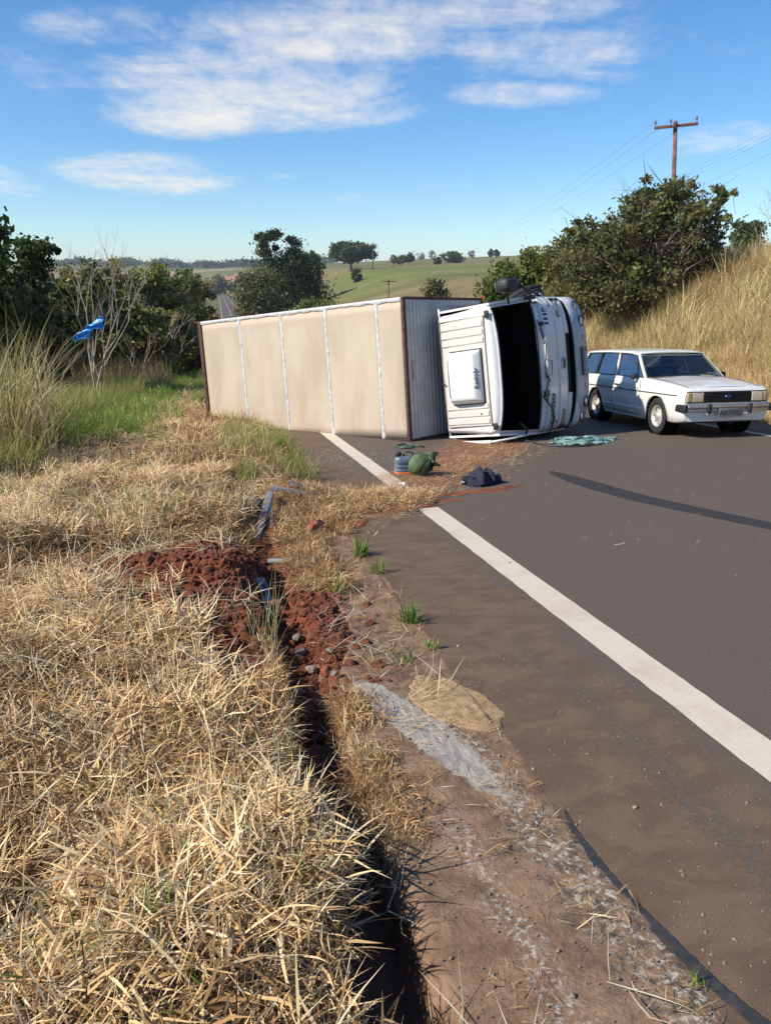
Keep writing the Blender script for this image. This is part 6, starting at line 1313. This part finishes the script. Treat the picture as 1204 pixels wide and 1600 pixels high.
n = 420; l_ = 2.0 + rng.normal(0, .5, n); s_ = 11.0 + rng.normal(0, .6, n); v_gl = [bpy.data.objects.new('z_glass%d' % k, v.data.copy()) for k, v in enumerate(v_cr)]
m_gc = pm('glass_crumb', (.34, .42, .42), .15, coat=.5)
for v in v_gl: v.data.materials.clear(); v.data.materials.append(m_gc)
place('glass_crumbs', l_, s_, v_gl, .003, .007, .5, road=True)
n = 260; l_ = 5.6 + rng.normal(0, .5, n); s_ = 11.2 + rng.normal(0, .25, n); place('glass_crumbs', l_, s_, v_gl, .003, .008, .5, road=True)
m_stone = pm('tan_stone', (.38, .28, .16), .85, var=.25, scale=30, bmp=.5)
rock('pebble', 990, 1262, .011, m_stone, 'tan pebble alone on the brown shoulder at the lower right', 'stone', 61, (1, .8, .8), road=True)
for i, (px, py, r, lab) in enumerate(((552, 770, .0, ''), (715, 1010, .012, 'small pale pebble on the shoulder above the sand patch'), (778, 1140, .012, 'tan pebble at the right rim of the sand patch'), (832, 1202, .008, 'small yellow pebble below the sand patch on the shoulder'), (796, 880, .012, 'small dark clod on the shoulder near the white line'))):
    if r: rock('pebble', px, py, r, m_stone if i != 4 else m_clod, lab, 'stone', 62 + i, (1, .8, .7), road=True)
# flattened drink can in the straw
p = onv(331, 1058, .075); can = empty('drink_can', p); tagp(can, 'empty drink can lying in the straw with its pale round end towards the camera', 'can')
toc = (Vector((0, 0, 1.75)) - p).normalized(); can.rotation_euler = (toc + Vector((.35, 0, -.1))).to_track_quat('Z', 'Y').to_euler()
MB().lathe([(.024, -.115), (.031, -.108), (.033, -.10), (.033, -.012), (.027, 0), (.0275, .003), (.025, .003), (.0245, -.004)], 28).build('can_body', pm('can_white_blue', (.55, .55, .54), .35, .3, var=.1), can)
MB().lathe([(.0245, -.004), (.010, -.003), (.001, -.003)], 28).build('can_end', pm('beige_can_end', (.52, .46, .34), .35, .5), can)
MB().bbox((-.006, -.014, -.003), (.006, .008, .001), .002).build('pull_tab', m_chrome, can)
MB().lathe([(.0335, -.07), (.0335, -.02)], 28).build('label_band', pm('dark_blue_print', (.03, .06, .12), .4), can)
# bent metal frame pieces torn off the truck
m_gm = pm('grey_painted_metal', (.21, .21, .215), .55, .15, var=.25, scale=10, dirt=(.20, .10, .06), dirt_amt=.75, dirt_scale=8)
def flat(name, a, b, w_, th, ha, hb, label, mat=m_gm, cat='debris', parent=None):
    pa, pb = onv(*a, ha), onv(*b, hb); d = pb - pa; L = d.length; M = d.to_track_quat('X', 'Z').to_matrix().to_4x4(); mb = MB(); P = []
    mb.bbox((0, -w_ / 2, -th / 2), (L, w_ / 2, th / 2), .004); mb.bbox((0, -w_ / 2, -th / 2 - .03), (L, -w_ / 2 + .006, -th / 2), .002)
    o = mb.build(name, mat); o.matrix_world = Matrix.Translation(pa) @ M
    return tagp(o, label, cat) if label else o
fr = empty('bent_metal_frame', onv(420, 800)); tagp(fr, 'bent grey metal frame torn off the truck standing in the straw of the gutter', 'debris'); bpy.context.view_layer.update()
for q in (((424, 792), (516, 790), .045, .010, .13, .09), ((400, 836), (424, 800), .07, .010, .0, .17), ((428, 842), (422, 798), .03, .014, .0, .15)):
    o = flat('frame_bar', q[0], q[1], q[2], q[3], q[4], q[5], None); mw = o.matrix_world.copy(); o.parent = fr; o.matrix_parent_inverse = fr.matrix_world.inverted(); o.matrix_world = mw
o = MB().grid([[(x, 0, z) for z in (0, .10, .19 - abs(x) * .6)] for x in np.linspace(-.06, .08, 5)]).build('metal_flap', m_gm); o.modifiers.new('s', 'SOLIDIFY').thickness = .006; o.location = onv(396, 806, .03); o.rotation_euler = (.2, .15, .5); tagp(o, 'pointed grey metal flap left of the bent frame', 'debris')
flat('metal_offcut', (455, 782), (530, 786), .12, .012, .10, .08, 'dark grey panel lying behind the bent metal frame', pm('dark_grey_panel', (.07, .07, .085), .5))
pa, pb = onv(420, 866, .10), onv(496, 888, .07); o = MB().tube([Vector((0, 0, 0)), pb - pa], .022, 14).build('grey_pipe', m_gm); o.location = pa; tagp(o, 'round grey metal tube sticking out of the hollow in the torn gutter', 'pipe')
pa, pb = onv(404, 905, .05), onv(425, 935, .0); o = MB().bbox((0, -.04, -.008), ((pb - pa).length, .04, .008), .008).build('torn_plate', m_gm); o.matrix_world = Matrix.Translation(pa) @ (pb - pa).to_track_quat('X', 'Z').to_matrix().to_4x4(); tagp(o, 'torn grey plate half buried in the red soil', 'debris')
m_paper = pm('white_paper', (.72, .72, .72), .7)
for (px, py, sz, lab) in ((318, 648, .10, 'small white litter scrap in the straw near the rear of the box'), (265, 675, .08, 'tiny white litter scrap left in the mown straw'), (90, 1022, .05, 'white scrap on the straw at the left edge'), (712, 688, .06, 'small bluish white fragment under the corner of the box'), (628, 758, .07, 'flat pale grey fragment on the asphalt below the green bundle')):
    l_1, s_1 = gp(px, py); o = MB().grid([[(sz * (u - .5), sz * .7 * (v - .5), sz * .12 * math.sin(u * 5 + v * 4)) for v in np.linspace(0, 1, 5)] for u in np.linspace(0, 1, 6)]).build('litter', m_paper); o.location = P3(l_1, s_1, .02 if l_1 > EDGE else .09, onroad=l_1 > EDGE); o.rotation_euler = (.3, .1, px); tagp(o, lab, 'litter'); o.modifiers.new('s', 'SOLIDIFY').thickness = .002
# ---------------------------------------------------------------- the air: far things fade a little
hz = MB().box((-4500, -300, -120), (4500, 6500, 62)).build('haze', None if False else m_ground); hz['kind'] = 'stuff'
m_hz = bpy.data.materials.new('haze_air'); m_hz.use_nodes = True; nt_ = m_hz.node_tree; nt_.nodes.clear(); vo_ = nt_.nodes.new('ShaderNodeVolumePrincipled'); mo_ = nt_.nodes.new('ShaderNodeOutputMaterial')
vo_.inputs['Color'].default_value = (.82, .90, 1, 1); vo_.inputs['Density'].default_value = .00013; nt_.links.new(vo_.outputs[0], mo_.inputs['Volume']); hz.data.materials.clear(); hz.data.materials.append(m_hz); hz.display_type = 'WIRE'
# ---------------------------------------------------------------- repeats share a group
for o in list(bpy.data.objects):
    if o.parent is None and o.get('label') and not o.get('group'):
        n_ = o.name.split('.')[0]
        gname = {'soil_clod': 'red clods in the torn gutter', 'rubble_stone': 'stones in the torn gutter', 'pebble': 'pebbles on the shoulder', 'grass_tuft': 'grass tufts along the asphalt edge', 'litter': 'litter scraps', 'power_pole': 'power poles', 'bare_shrub': 'leafless shrubs', 'leafy_tree': 'leafy trees at the left edge', 'roadside_bush': 'bushes beside the gum tree', 'green_bush': 'green bushes on the bank', 'bushy_tree': 'bushy trees on the bank', 'field_bush': 'bushes in the pasture', 'field_tree': 'trees in the pasture'}.get(n_)
        if gname: o['group'] = gname
